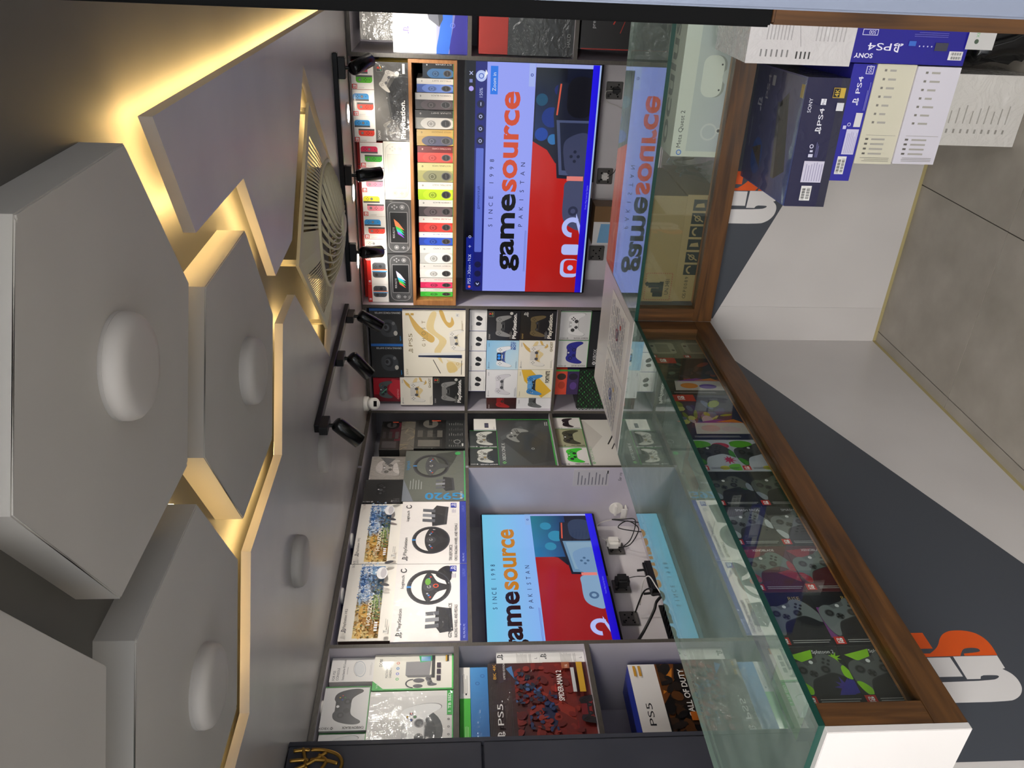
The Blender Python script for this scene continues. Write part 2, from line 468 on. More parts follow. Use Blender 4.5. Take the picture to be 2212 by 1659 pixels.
def xpad(A, cx, cy, s, body, dark='1c1c1e', rot=0.0, letters=True, grip=None):
    T = A.T; A.T = (cx, cy, s, rot)
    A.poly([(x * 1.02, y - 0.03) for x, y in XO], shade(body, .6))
    A.poly(XO, body)
    if grip:
        for k in (1, -1): A.smooth([(k * .98, -.15), (k * 1.0, -.5), (k * .93, -.7), (k * .8, -.7), (k * .7, -.5), (k * .82, -.2)], grip)
    A.poly([(-.3, .5), (.3, .5), (.22, .3), (-.22, .3)], shade(body, .82))
    A.ell(0, .38, .075, .075, 'd8d8d8' if body < '808080' else 'f4f4f4', 14)
    for x, y in ((-.5, .2), (.27, -.06)):
        A.ell(x, y, .17, .17, shade(body, .65), 18); A.ell(x, y, .135, .135, dark, 18); A.ell(x, y, .08, .08, shade(dark, 1.15), 14)
    A.ell(-.25, -.06, .15, .15, shade(body, .72), 18)
    A.rect(-.39, -.1, -.11, -.02, dark); A.rect(-.29, -.2, -.21, .08, dark)
    bc = ('3c8a3c', 'b03030', '3055a8', 'c8a030') if letters else (dark,) * 4
    for (x, y), c in zip(((.5, .08), (.62, .2), (.38, .2), (.5, .32)), bc):
        A.ell(x, y, .058, .058, shade(dark, 1.1)); A.ell(x, y, .035, .035, c, 10)
    A.T = T
def dpad(A, cx, cy, s, body, pad=None, dark='3a3a40', rot=0.0, center=None):
    T = A.T; A.T = (cx, cy, s, rot)
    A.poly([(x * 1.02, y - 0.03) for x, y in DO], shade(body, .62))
    A.poly(DO, body)
    A.smooth([(-.42, -.02), (.42, -.02), (.5, -.16), (.6, -.32), (.35, -.2), (-.35, -.2), (-.6, -.32), (-.5, -.16)], center or shade(body, .7), 3)
    A.rrect(-.4, .08, .4, .47, .05, pad or shade(body, .92)); 
    A.line([(-.4, .08), (-.4, .45)], .02, shade(body, .7)); A.line([(.4, .08), (.4, .45)], .02, shade(body, .7)); A.line([(-.4, .08), (.4, .08)], .02, shade(body, .7))
    for x in (-.3, .3):
        A.ell(x, -.06, .15, .15, shade(body, .6), 18); A.ell(x, -.06, .12, .12, dark, 18); A.ell(x, -.06, .07, .07, shade(dark, 1.15), 14)
    for x, y in ((-.66, .32), (-.66, .1), (-.77, .21), (-.55, .21), (.66, .32), (.66, .1), (.77, .21), (.55, .21)): A.ell(x, y, .05, .05, shade(body, .68), 10)
    A.T = T
def ps_mark(A, x, y, s, col):
    T = A.T; A.T = (x, y, s, 0)
    A.poly([(.42, .12), (.58, .06), (.58, .98), (.42, 1.0)], col)
    A.poly([(.58, .98), (.9, .86), (.98, .7), (.95, .5), (.85, .42), (.7, .44), (.7, .56), (.8, .55), (.84, .65), (.8, .76), (.58, .84)], col)
    A.poly([(.36, .36), (.1, .26), (0, .16), (.05, .08), (.25, .06), (.36, .1), (.36, .19), (.22, .15), (.16, .17), (.36, .25)], col)
    A.poly([(.64, .3), (.9, .36), (1.05, .3), (1.1, .2), (1.0, .12), (.64, 0), (.64, .1), (.92, .2), (.88, .24), (.64, .19)], col)
    A.T = T
def xb_mark(A, x, y, r, col, bg):
    A.ell(x, y, r, r, col, 20)
    for k in (1, -1):
        A.line([(x + k * r * .62, y - r * .85), (x + k * r * .12, y - r * .1), (x - k * r * .55, y + r * .72)], r * .24, bg)
    A.poly([(x - r * .3, y + r * .98), (x, y + r * .72), (x + r * .3, y + r * .98)], bg)
def xbox_logo(A, x, y, h, col, bg, rot=0):
    if rot == 0: xb_mark(A, x + h * .6, y + h * .5, h * .6, col, bg); A.text('XBOX', x + h * 1.5, y, h, col)
    else: xb_mark(A, x - h * .5, y + h * .6, h * .6, col, bg); A.text('XBOX', x, y + h * 1.5, h, col, rot=1)
def sw_mark(A, x0, y0, x1, y1, col='d8231c'):
    A.rect(x0, y0, x1, y1, col); cx, cy = (x0 + x1) / 2, (y0 + y1) / 2; s = (y1 - y0) * .30
    A.rrect(cx - s * 1.05, cy - s * .7, cx - s * .08, cy + s, s * .4, 'ffffff'); A.rrect(cx - s * .85, cy - s * .5, cx - s * .26, cy + s * .8, s * .25, col); A.ell(cx - s * .55, cy + s * .4, s * .2, s * .2, 'ffffff')
    A.rrect(cx + s * .08, cy - s * .7, cx + s * 1.05, cy + s, s * .4, 'ffffff'); A.ell(cx + s * .56, cy + s * .1, s * .22, s * .22, col)
    A.rect(cx - s * 1.1, cy - s * 1.25, cx + s * 1.1, cy - s * .95, 'ffffff')
def ps_color(A, x, y, s, bg):
    A.rrect(x, y, x + s, y + s * .95, s * .06, '8a8680'); A.rrect(x + s * .05, y + s * .05, x + s * .95, y + s * .9, s * .05, bg)
    A.poly([(x + s * .44, y + s * .2), (x + s * .54, y + s * .16), (x + s * .54, y + s * .85), (x + s * .44, y + s * .85)], 'd8402c')
    A.poly([(x + s * .54, y + s * .85), (x + s * .74, y + s * .76), (x + s * .74, y + s * .55), (x + s * .6, y + s * .5), (x + s * .54, y + s * .55)], 'd8402c')
    A.ell(x + s * .3, y + s * .28, s * .2, s * .06, '3a9a6a', 10, .3); A.ell(x + s * .68, y + s * .27, s * .2, s * .06, 'e0b43a', 10, .3)

# ================================================================== THE SETTING
HC = 2.10            # underside of the suspended ceiling
SLAB = 2.166
# ---- floor: screed with one mesh per tile
fl = struct(box('floor', -3.1, 1.2, -3.0, 4.6, -0.06, -0.0025, 'grout'))
TS = 0.56
tile_mesh = None
for i in range(-4, 5):
    for j in range(-8, 6):
        x0, y0 = -1.26 + i * TS, 2.13 + j * TS
        if x0 < -3.1 or x0 + TS > 1.25 or y0 < -2.95 or y0 > 4.2: continue
        if x0 + TS < -1.35 or y0 > 2.65: continue
        if tile_mesh is None:
            bm = bmesh.new(); bx(bm, .0015, TS - .0015, .0015, TS - .0015, -.01, 0.0)
            t = obj('floor_tile', bm, 'floor_tile', fl); tile_mesh = t.data
        else:
            t = bpy.data.objects.new('floor_tile', tile_mesh); link(t, fl)
        t.location = (x0, y0, 0)
# ---- walls
struct(box('wall_back', -3.05, 1.1, 4.37, 4.47, 0, 2.4, 'wall_paint'))
struct(box('wall_left', -2.97, -2.87, -0.4, 4.37, 0, 2.4, 'wall_paint'))
struct(box('wall_right', 1.0, 1.1, 0.95, 4.37, 0, 2.4, 'wall_paint'))
# ---- ceiling: rough slab above, suspended board below with the hexagon cut-outs
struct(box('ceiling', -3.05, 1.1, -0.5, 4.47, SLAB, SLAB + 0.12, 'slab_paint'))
OUT = [(-.29, 4.36), (-.29, 1.393), (-.531, 1.513), (-.533, 1.908), (-.863, 2.115), (-.852, 2.378), (-.408, 2.82), (-.95, 3.372), (-1.515, 2.865),
       (-1.016, 2.336), (-1.021, 2.136), (-1.352, 1.944), (-1.358, 1.536), (-1.70, 1.334), (-1.70, .2), (-2.86, .2), (-2.86, 4.36)]
bm = bmesh.new(); prism(bm, OUT, HC, HC + .024)
board = struct(obj('ceiling_board', bm, 'ceiling_paint'))
# warm LED tape lying on top of the board, a hand's breadth in from the edge
def offset_path(P, d):
    Q = []
    for i in range(len(P)):
        p = Vector(P[i])
        n = Vector((0, 0))
        for a, b in ((i - 1, i), (i, i + 1)):
            if a < 0 or b >= len(P): continue
            e = (Vector(P[b]) - Vector(P[a])).normalized(); n += Vector((e.y, -e.x))
        n.normalize(); Q.append(p + n * d)
    return Q
led = OUT[0:15]
runs = [led[0:5], led[5:7], led[6:9], led[8:10], led[10:15]]
for k, rn in enumerate(runs):
    q = offset_path(rn, 0.036 if k in (0, 4) else 0.06)
    bm = bmesh.new()
    for a, b in zip(q, q[1:]):
        e = (b - a).normalized(); n = Vector((-e.y, e.x)) * .005
        vs = [bm.verts.new((p.x, p.y, z)) for z in (HC + .0245, HC + .030) for p in (a + n, a - n, b - n, b + n)]
        for f in ((0, 1, 2, 3), (7, 6, 5, 4), (0, 4, 5, 1), (1, 5, 6, 2), (2, 6, 7, 3), (3, 7, 4, 0)): bm.faces.new([vs[i] for i in f])
    o = obj('led_strip', bm, 'led_warm')
    tag(o, ['warm LED tape along the outer right edge of the suspended ceiling and its zigzag', 'warm LED tape along the near right side of the fan opening',
            'warm LED tape along the two far sides of the fan opening', 'warm LED tape along the near left side of the fan opening',
            'warm LED tape along the zigzag ceiling edge beside the left hexagons'][k], 'led strip', 'LED tapes hidden above the ceiling edge')
# ---- hexagon panels
HEX = [((-.60, 1.085), 'large hexagon ceiling panel nearest the camera, with a round lamp in its middle'),
       ((-.944, 1.691), 'hexagon ceiling panel edged by warm light in the middle of the zigzag cut-out'),
       ((-1.295, 1.094), 'hexagon ceiling panel to the left of the largest one, with a tilted-looking round lamp'),
       ((-.947, .486), 'hexagon ceiling panel cut by the upper left edge of the view'),
       ((-1.64, .49), None), ((-.25, .487), None)]
LAMPS = []
for (cx, cy), lab in HEX:
    if lab is None: continue
    bm = bmesh.new(); prism(bm, [(cx + .344 * math.cos(PI / 2 + k * PI / 3), cy + .344 * math.sin(PI / 2 + k * PI / 3)) for k in range(6)], HC, SLAB)
    bmesh.ops.bevel(bm, geom=[e for e in bm.edges if all(abs(v.co.z - HC) < 1e-5 for v in e.verts) and len(e.link_faces) == 2 and abs(e.link_faces[0].normal.dot(e.link_faces[1].normal)) < .5], offset=.002, segments=2, affect='EDGES')
    tag(obj('ceiling_hexagon', bm, 'hexagon_paint'), lab, 'ceiling panel', 'hexagon ceiling panels')
# LED tape stuck to the far sides of two hexagons, washing the edge of the suspended board
for (cx, cy), angs, lab in ((HEX[1][0], (60, 120, 180), 'warm LED tape around the far sides of the middle hexagon'), (HEX[2][0], (60, 120), 'warm LED tape on the far sides of the left hexagon')):
    bm = bmesh.new()
    for an in angs:
        a = math.radians(an); n = Vector((math.cos(a), math.sin(a))); t_ = Vector((-n.y, n.x)); c = Vector((cx, cy)) + n * .2985
        vs = [bm.verts.new(((c + t_ * k + n * q).x, (c + t_ * k + n * q).y, z)) for z in (SLAB - .018, SLAB - .008) for k, q in ((-.165, 0), (-.165, .003), (.165, .003), (.165, 0))]
        for f in ((0, 1, 2, 3), (7, 6, 5, 4), (0, 4, 5, 1), (1, 5, 6, 2), (2, 6, 7, 3), (3, 7, 4, 0)): bm.faces.new([vs[i] for i in f])
    tag(obj('led_strip', bm, 'led_soft'), lab, 'led strip', 'LED tapes hidden above the ceiling edge')
def round_lamp(x, y, label):
    t = empty('ceiling_lamp', (x, y, HC - .034))
    bm = bmesh.new(); lathe(bm, [(0, 0), (.055, .0002), (.072, .003), (.08, .010), (.083, .02), (.083, .028)], 40)
    obj('diffuser', bm, 'lamp_white', t, smooth=True)
    bm = bmesh.new(); lathe(bm, [(0, .028), (.0835, .028), (.0835, .034), (0, .034)], 40); obj('base_ring', bm, 'lamp_white', t)
    tag(t, label, 'lamp', 'round surface lamps, switched off')
for x, y, l in ((-.592, 1.085, 'round white ceiling lamp, switched off, on the largest hexagon'), (-.952, 1.725, 'round white ceiling lamp, switched off, on the hexagon ringed by yellow light'),
                (-1.335, 1.115, 'round white ceiling lamp, switched off, on the hexagon at the left edge'), (-1.77, 1.955, 'round white ceiling lamp, switched off, on the flat ceiling near the left shelves'),
                (-1.735, 2.52, 'round white ceiling lamp, switched off, behind the nearest track spotlight'), (-1.785, 3.13, 'round white ceiling lamp, switched off, seen edge-on behind the middle track spotlight')):
    round_lamp(x, y, l)
# ---- recessed downlights in front of the top shelf
for x, y, l in ((-.761, 3.845, 'lit recessed downlight in the ceiling nearest the right shelf bay'), (-1.138, 3.865, 'lit recessed downlight in the middle of the three above the game boxes'), (-1.494, 3.885, 'lit recessed downlight nearest the room corner')):
    t = empty('downlight', (x, y, HC - .006))
    bm = bmesh.new(); lathe(bm, [(.040, 0), (.048, 0), (.050, .003), (.050, .006), (.040, .006)], 28); obj('rim', bm, 'white_plastic', t)
    bm = bmesh.new(); lathe(bm, [(0, .002), (.040, .002), (.040, .005), (0, .005)], 28); obj('lens', bm, 'lamp_glow', t)
    tag(t, l, 'downlight', 'recessed downlights along the back shelf')
    s_ = spot('downlight_beam', (x, y, HC - .012), (x, y + .05, 1.0), 3.8, 135, .8, (1.0, .93, .82), .03)
# ---- track lights
def track(a, b, label):
    bm = bmesh.new(); a, b = Vector(a), Vector(b); e = (b - a).normalized(); n = Vector((-e.y, e.x, 0)) * .017
    vs = [bm.verts.new((p.x, p.y, z)) for z in (HC - .02, HC) for p in (a + n, a - n, b - n, b + n)]
    for f in ((3, 2, 1, 0), (4, 5, 6, 7), (0, 1, 5, 4), (1, 2, 6, 5), (2, 3, 7, 6), (3, 0, 4, 7)): bm.faces.new([vs[i] for i in f])
    bmesh.ops.bevel(bm, geom=bm.edges[:], offset=.002, segments=1, affect='EDGES')
    return tag(obj('light_track', bm, 'black_metal'), label, 'light track')
track((-.455, 3.495, 0), (-1.445, 3.495, 0), 'black ceiling light track parallel to the back shelves')
track((-1.52, 3.365, 0), (-1.575, 2.425, 0), 'black ceiling light track running towards the camera beside the fan')
def track_head(x, y, ang, d, label, lit, power, target, along):
    """ang: heading of the track; d: beam direction"""
    t = empty('track_spotlight', (x, y, HC - .02))
    M = Matrix.Rotation(ang, 4, 'Z')
    bm = bmesh.new(); bx(bm, -.042, .042, -.016, .016, -.030, 0); bmesh.ops.bevel(bm, geom=bm.edges[:], offset=.002, segments=1, affect='EDGES'); bm.transform(M); obj('adapter', bm, 'black_plastic', t)
    bm = bmesh.new(); tube(bm, [(0, 0, -.028), (0, 0, -.062)], .0075, 10); obj('stem', bm, 'black_metal', t)
    d = Vector(d).normalized(); q = d.to_track_quat('-Z', 'Y').to_matrix().to_4x4()
    c = Vector((0, 0, -.066)) + d * .012
    Mh = Matrix.Translation(c) @ q
    bm = bmesh.new(); lathe(bm, [(0, .030), (.020, .030), (.027, .022), (.028, .0), (.028, -.085), (.0255, -.087), (.0235, -.080), (.0235, -.066), (0, -.066)], 28, Mh)
    h = obj('head', bm, 'black_gloss', t, smooth=False)
    for p in h.data.polygons: p.use_smooth = True
    bm = bmesh.new(); lathe(bm, [(0, -.0665), (.0232, -.0665), (.0232, -.069), (0, -.069)], 20, Mh); obj('lens', bm, 'lamp_glow' if lit else 'shelf_lamp', t)
    tag(t, label, 'spotlight', 'black cylinder spotlights on the two tracks')
    tip = Vector((x, y, HC - .02)) + c + d * .09
    spot('track_beam', tip, target, power, 100, 1.0, (1.0, .95, .87), .04)
track_head(-.512, 3.495, 0, (.03, .09, -.07), 'black track spotlight at the right end of the back track', True, 13, (-.35, 3.95, 1.75), 0)
track_head(-.952, 3.495, 0, (0, .05, -.09), 'black track spotlight in the middle of the back track', True, 13, (-1.05, 3.98, 1.6), 0)
track_head(-1.305, 3.495, 0, (-.02, .07, -.07), 'black track spotlight at the left end of the back track', True, 13, (-1.75, 3.98, 1.55), 0)
track_head(-1.53, 3.285, PI / 2, (-.075, .01, -.11), 'black track spotlight farthest along the track beside the fan', True, 18, (-2.45, 3.72, 1.45), 0)
track_head(-1.55, 2.918, PI / 2, (-.098, .0, -.08), 'black track spotlight with a glowing tip in the middle of the track beside the fan', True, 19, (-2.45, 2.85, 1.5), 0)
track_head(-1.572, 2.445, PI / 2, (-.092, .0, -.095), 'big black track spotlight nearest the camera', True, 19, (-2.45, 2.15, 1.55), 0)
# ---- box fan let into the ceiling
fan = empty('ceiling_fan', (-.955, 2.845, 0), PI / 4)
tag(fan, 'cream square box fan with a round swirl grille let into the ceiling', 'fan')
bm = bmesh.new()
hs = .30
def sq_ring(bm, h0, h1, z0, z1):
    A = [bm.verts.new((sx * h0, sy * h0, z0)) for sx, sy in ((-1, -1), (1, -1), (1, 1), (-1, 1))]
    B = [bm.verts.new((sx * h1, sy * h1, z1)) for sx, sy in ((-1, -1), (1, -1), (1, 1), (-1, 1))]
    for i in range(4): bm.faces.new((A[i], A[(i + 1) % 4], B[(i + 1) % 4], B[i]))
sq_ring(bm, .276, .30, HC + .006, HC + .006); sq_ring(bm, .30, .30, HC + .006, HC - .004); sq_ring(bm, .30, .282, HC - .004, HC - .008)
obj('frame', bm, 'fan_plastic', fan)
for sx, sy in ((-1, -1), (1, -1), (1, 1), (-1, 1)):
    bm = bmesh.new(); bx(bm, sx * .28 - .008, sx * .28 + .008, sy * .28 - .008, sy * .28 + .008, HC, SLAB); obj('hanger', bm, 'fan_plastic', fan)
N = 120
def sqp(k, h):
    a = 2 * PI * k / N; c, s_ = math.cos(a), math.sin(a); q = max(abs(c), abs(s_)); return (h * c / q, h * s_ / q)
bm = bmesh.new()
for k in range(N):        # domed skirt from the square frame to the round grille, slotted like a louvre
    p0, p1 = sqp(k, .282), sqp(k + 1, .282)
    corner = abs(abs(math.cos(2 * PI * (k + .5) / N)) - abs(math.sin(2 * PI * (k + .5) / N))) < .33
    prev = None
    for u in range(7):
        t_ = u / 6; zz = HC - .008 - .034 * math.sin(t_ * PI / 2) ** 1.2
        ring = []
        for (kk, pp) in ((k, p0), (k + (1 if corner else .55), p1 if corner else tuple(p0[i] + .55 * (p1[i] - p0[i]) for i in (0, 1)))):
            a = 2 * PI * kk / N; r = (.222 * math.cos(a), .222 * math.sin(a))
            ring.append(bm.verts.new((pp[0] + (r[0] - pp[0]) * t_, pp[1] + (r[1] - pp[1]) * t_, zz)))
        if prev: bm.faces.new((prev[0], prev[1], ring[1], ring[0]))
        prev = ring
obj('louvred_skirt', bm, 'fan_plastic', fan)['kind'] = 'stuff'
bm = bmesh.new(); tube(bm, [(.223 * math.cos(2 * PI * k / 48), .223 * math.sin(2 * PI * k / 48), HC - .042) for k in range(48)], .0075, 8, True); obj('grille_ring', bm, 'fan_plastic', fan, smooth=True)
for k in range(30):
    bm = bmesh.new(); P = []
    for u in range(9):
        t_ = u / 8; r = .045 + .178 * t_; a = 2 * PI * k / 30 + 1.15 * t_
        P.append(Vector((r * math.cos(a), r * math.sin(a), HC - .092 + .048 * t_ ** 2.2)))
    for a, b in zip(P, P[1:]):
        vs = [bm.verts.new(p) for p in (a, b, b + Vector((0, 0, .011)), a + Vector((0, 0, .011)))]; bm.faces.new(vs)
    bmesh.ops.remove_doubles(bm, verts=bm.verts, dist=1e-5)
    r_ = bmesh.ops.solidify(bm, geom=bm.faces[:], thickness=.0045)
    obj('grille_vane', bm, 'fan_plastic', fan)
for rr_, zz_ in ((.10, .0775), (.16, .062)):
    bm = bmesh.new(); tube(bm, [(rr_ * math.cos(2 * PI * k / 40), rr_ * math.sin(2 * PI * k / 40), HC - zz_) for k in range(40)], .0022, 6, True); obj('grille_hoop', bm, 'fan_plastic', fan, smooth=True)
bm = bmesh.new(); lathe(bm, [(0, HC - .100), (.032, HC - .100), (.043, HC - .095), (.046, HC - .085), (.046, HC - .070)], 32); obj('hub_cap', bm, 'fan_plastic', fan, smooth=True)
bm = bmesh.new(); lathe(bm, [(.20, HC + .02), (.20, HC - .01), (0, HC - .01)], 32); obj('dark_core', bm, 'black_plastic', fan)
for k in range(5):
    a = 2 * PI * k / 5; bm = bmesh.new()
    vs = [bm.verts.new((r * math.cos(a + da), r * math.sin(a + da), HC - .030 + dz)) for r, da, dz in ((.04, 0, 0), (.18, -.1, 0), (.18, .5, .012), (.04, .6, .012))]; bm.faces.new(vs)
    bmesh.ops.solidify(bm, geom=bm.faces[:], thickness=.003); obj('fan_blade', bm, 'lamp_white', fan)
# ---- small white security camera on the ceiling by the corner
t = empty('security_camera', (-2.30, 3.80, HC)); tag(t, 'small white dome-necked security camera under the ceiling in the room corner', 'camera')
bm = bmesh.new(); lathe(bm, [(0, 0), (.040, 0), (.042, -.008), (.040, -.026), (.030, -.036), (0, -.040)], 28); obj('mount', bm, 'white_plastic', t, smooth=True)
Mh = Matrix.Translation((.012, -.02, -.052)) @ Vector((.45, -.75, -.5)).normalized().to_track_quat('-Z', 'Y').to_matrix().to_4x4()
bm = bmesh.new(); lathe(bm, [(0, .032), (.022, .030), (.033, .018), (.034, -.022), (.030, -.030), (0, -.031)], 28, Mh); obj('housing', bm, 'white_plastic', t, smooth=True)
bm = bmesh.new(); bx(bm, -.015, .015, -.009, .009, -.034, -.030); bm.transform(Mh); obj('lens_window', bm, 'black_gloss', t)

# ================================================================== SHELVING
def board(name, x0, x1, y0, y1, z0, z1, par, front):
    """shelf board: pale laminate with a brown-grey front edge"""
    bm = bmesh.new(); bx(bm, x0, x1, y0, y1, z0, z1)
    bm.normal_update()
    for f in bm.faces:
        n = f.normal
        if (front == 'B' and n.y < -.9) or (front == 'L' and n.x > .9): f.material_index = 1
    return obj(name, bm, ['shelf_inside', 'shelf_edge'], par)
def unit(label, wall, a, b, boards, zlow=.0, left=True, right=True, top=2.078, lefttop=2.098, white_back=False, lab_group='built-in wall shelves', th=.018):
    """a..b: inner width between panels"""
    D = .40
    t = empty('shelf_unit', ((a + b) / 2, 3.95, 0) if wall == 'B' else (-2.445, (a + b) / 2, 0))
    tag(t, label, 'shelf', lab_group)
    inv = Matrix.Translation(-t.location)
    def put(name, u0, u1, v0, v1, z0, z1):
        if wall == 'B': o = board(name, u0, u1, 3.95 + v0, 3.95 + v1, z0, z1, None, 'B')
        else: o = board(name, -2.445 - v1, -2.445 - v0, u0, u1, z0, z1, None, 'L')
        o.data.transform(inv); o.parent = t
        return o
    put('top_board', a, b, .0, D, top, 2.098)
    o = put('back_panel', a, b, D, D + .012, zlow, 2.098)
    for f in o.data.polygons: f.material_index = 0
    if white_back: o.data.materials[0] = MATS['panel_white']
    for z0, z1 in boards: put('shelf_board', a, b, .0, D, z0, z1)
    if left: put('side_panel', a - th, a, 0, D + .012, zlow, lefttop)
    if right: put('side_panel', b, b + th, 0, D + .012, zlow, 2.098)
    return t
unit('built-in shelf bay at the right end of the back wall', 'B', -.509, .45, [(1.529, 1.547), (1.036, 1.055), (.56, .58)], left=True)
unit('wide built-in back bay with the large television', 'B', -1.770, -.527, [(.56, .58)], left=True, right=False, top=2.0925, white_back=True)
unit('built-in back bay full of controller boxes next to the room corner', 'B', -2.436, -1.788, [(1.523, 1.540), (1.020, 1.037), (.56, .58)], left=True, right=False)
unit('narrow built-in left-wall bay next to the room corner', 'L', 3.414, 3.941, [(1.524, 1.539), (1.030, 1.047), (.56, .58)], left=True, right=False, lefttop=1.5235)
unit('wide built-in left-wall bay with the second television', 'L', 2.222, 3.3955, [(1.524, 1.540), (.56, .58)], left=True, right=False, white_back=True)
unit('built-in left-wall bay beside the charcoal cabinet', 'L', 1.61, 2.204, [(1.577, 1.597), (1.063, 1.082), (.555, .575)], left=False, right=False)
for y in (2.90, 2.545, 1.967):
    t = empty('shelf_downlight', (-2.505, y, 2.0675))
    bm = bmesh.new(); lathe(bm, [(0, 0), (.026, 0), (.034, .003), (.036, .0105), (0, .0105)], 24); obj('lens', bm, 'shelf_lamp', t, smooth=True)
    tag(t, {2.90: 'small white puck lamp under the shelf top above the left steering wheel boxes', 2.545: 'small white puck lamp under the shelf top nearest the left television bay divider', 1.967: 'small white puck lamp under the shelf top beside the charcoal cabinet'}[y], 'lamp', 'puck lamps under the left shelf top')
# oak framed cubby for the spine-out controller boxes
cub = empty('oak_cubby', (-1.148, 3.945, 1.594)); tag(cub, 'oak framed shelf cubby above the large television holding a row of controller boxes', 'shelf')
x0, x1 = -1.768, -.530
def cb(n, a, b, z0, z1): 
    o = box(n, a, b, 3.945, 4.33, z0, z1, 'oak_frame', None, .001); o.data.transform(Matrix.Translation(-cub.location)); o.parent = cub
cb('bottom_board', x0, x1, 1.594, 1.610); cb('top_board', x0, x1, 1.806, 1.822); cb('side_board', x0, x0 + .028, 1.610, 1.806); cb('side_board', x1 - .016, x1, 1.610, 1.806)
o = box('back_board', x0 + .028, x1 - .016, 4.30, 4.33, 1.610, 1.806, 'black_matte'); o.data.transform(Matrix.Translation(-cub.location)); o.parent = cub
# ---- tall charcoal cabinet on the left
cab = empty('tall_cabinet', (-2.5, 1.05, 0)); tag(cab, 'tall charcoal cabinet with flat doors at the left edge', 'cabinet')
def cp(n, *a, m='charcoal_laminate', bev=.002):
    o = box(n, *a, m, None, bev); o.data.transform(Matrix.Translation(-cab.location)); o.parent = cab
cp('body', -2.845, -2.197, .4, 1.585, 0, 2.095); cp('side_panel', -2.86, -2.180, 1.586, 1.604, 0, 2.098)
cp('door', -2.196, -2.176, 1.0, 1.583, 1.512, 2.094); cp('door', -2.196, -2.176, 1.0, 1.583, .02, 1.503); cp('door', -2.196, -2.176, .41, .994, 1.512, 2.094); cp('door', -2.196, -2.176, .41, .994, .02, 1.503)
# gold bent-bar emblem on the upper door
em = empty('wall_emblem', (-2.165, 1.50, 2.0)); tag(em, 'gold bent-metal emblem of curved bars on the charcoal cabinet', 'ornament')
def bar(name, pts, r=.0055):
    bm = bmesh.new(); P = [p - Vector((0, 1.50, 2.0)) for p in spline([(0.0, y, z) for y, z in pts], 6)]; tube(bm, P, r, 8); obj(name, bm, 'gold', em, smooth=True)
bar('outer_loop', [(1.560, 2.076), (1.563, 2.03), (1.560, 1.985), (1.545, 1.945), (1.52, 1.928), (1.49, 1.934), (1.47, 1.96), (1.463, 2.0), (1.463, 2.05), (1.465, 2.08)])
bar('inner_bar', [(1.527, 2.082), (1.530, 2.03), (1.527, 1.98), (1.515, 1.94)])
bar('diagonal_bar', [(1.553, 1.978), (1.535, 2.0), (1.515, 2.03), (1.495, 2.07)]); bar('cross_bar', [(1.568, 2.05), (1.54, 2.04), (1.50, 2.03)]); bar('cross_bar', [(1.545, 2.0), (1.525, 1.975), (1.49, 1.99)])

# ================================================================== COUNTER
ZT = .975
def part(par, n, x0, x1, y0, y1, z0, z1, m, bev=0.0):
    o = box(n, x0, x1, y0, y1, z0, z1, m, None, bev); o.data.transform(Matrix.Translation(-par.location)); o.parent = par; return o
cl = empty('display_counter', (-1.45, 1.66, 0)); tag(cl, 'glass-topped display counter running towards the camera, grey panel below', 'counter', 'two legs of the display counter')
cr = empty('display_counter', (-.4, 2.78, 0)); tag(cr, 'glass-topped display counter along the back with console cartons standing in front', 'counter', 'two legs of the display counter')
# left leg
part(cl, 'front_board', -1.318, -1.300, .875, 2.622, .012, .700, 'counter_white'); part(cl, 'edge_band', -1.317, -1.2995, .875, 2.622, 0, .012, 'raw_edge')
part(cl, 'end_board', -1.72, -1.2995, .860, .8748, .0, .700, 'counter_white')
part(cl, 'case_floor', -1.722, -1.2005, .861, 2.478, .7055, .718, 'counter_white')
part(cl, 'end_panel', -1.735, -1.164, .845, .859, .704, .963, 'counter_white', .001)
part(cl, 'rear_board', -1.735, -1.722, .859, 2.478, .0, .952, 'counter_white'); part(cl, 'corner_return', -1.300, -1.1645, 2.622, 2.640, .012, .700, 'counter_white')
part(cl, 'bottom_rail', -1.200, -1.164, .859, 2.487, .704, .766, 'walnut_long_y', .0012); part(cl, 'rail_lip', -1.206, -1.200, .90, 2.425, .744, .766, 'oak_frame')
part(cl, 'post', -1.200, -1.164, .859, .906, .766, .962, 'walnut_long_z', .001); part(cl, 'post', -1.205, -1.1645, 2.423, 2.487, .766, .962, 'walnut_long_z', .001)
part(cl, 'front_glass', -1.182, -1.176, .906, 2.423, .766, .962, 'glass_pane')
def glass_top(par, x0, x1, y0, y1, fx, fy):
    bm = bmesh.new(); bx(bm, x0, x1, y0, y1, ZT - .012, ZT); bm.normal_update()
    for f in bm.faces:
        if abs(f.normal.z) < .5: f.material_index = 1 if (f.normal.dot(Vector((fx, fy, 0))) > .5 or (fx and f.normal.y < -.5)) else 2
    o = obj('glass_top', bm, ['glass_top', 'glass_edge', 'glass_edge_pale']); o.data.transform(Matrix.Translation(-par.location)); o.parent = par
glass_top(cl, -1.722, -1.161, .857, 2.478, 1, 0)
part(cl, 'light_trim', -1.235, -1.195, .93, 1.75, .953, .962, 'counter_white')
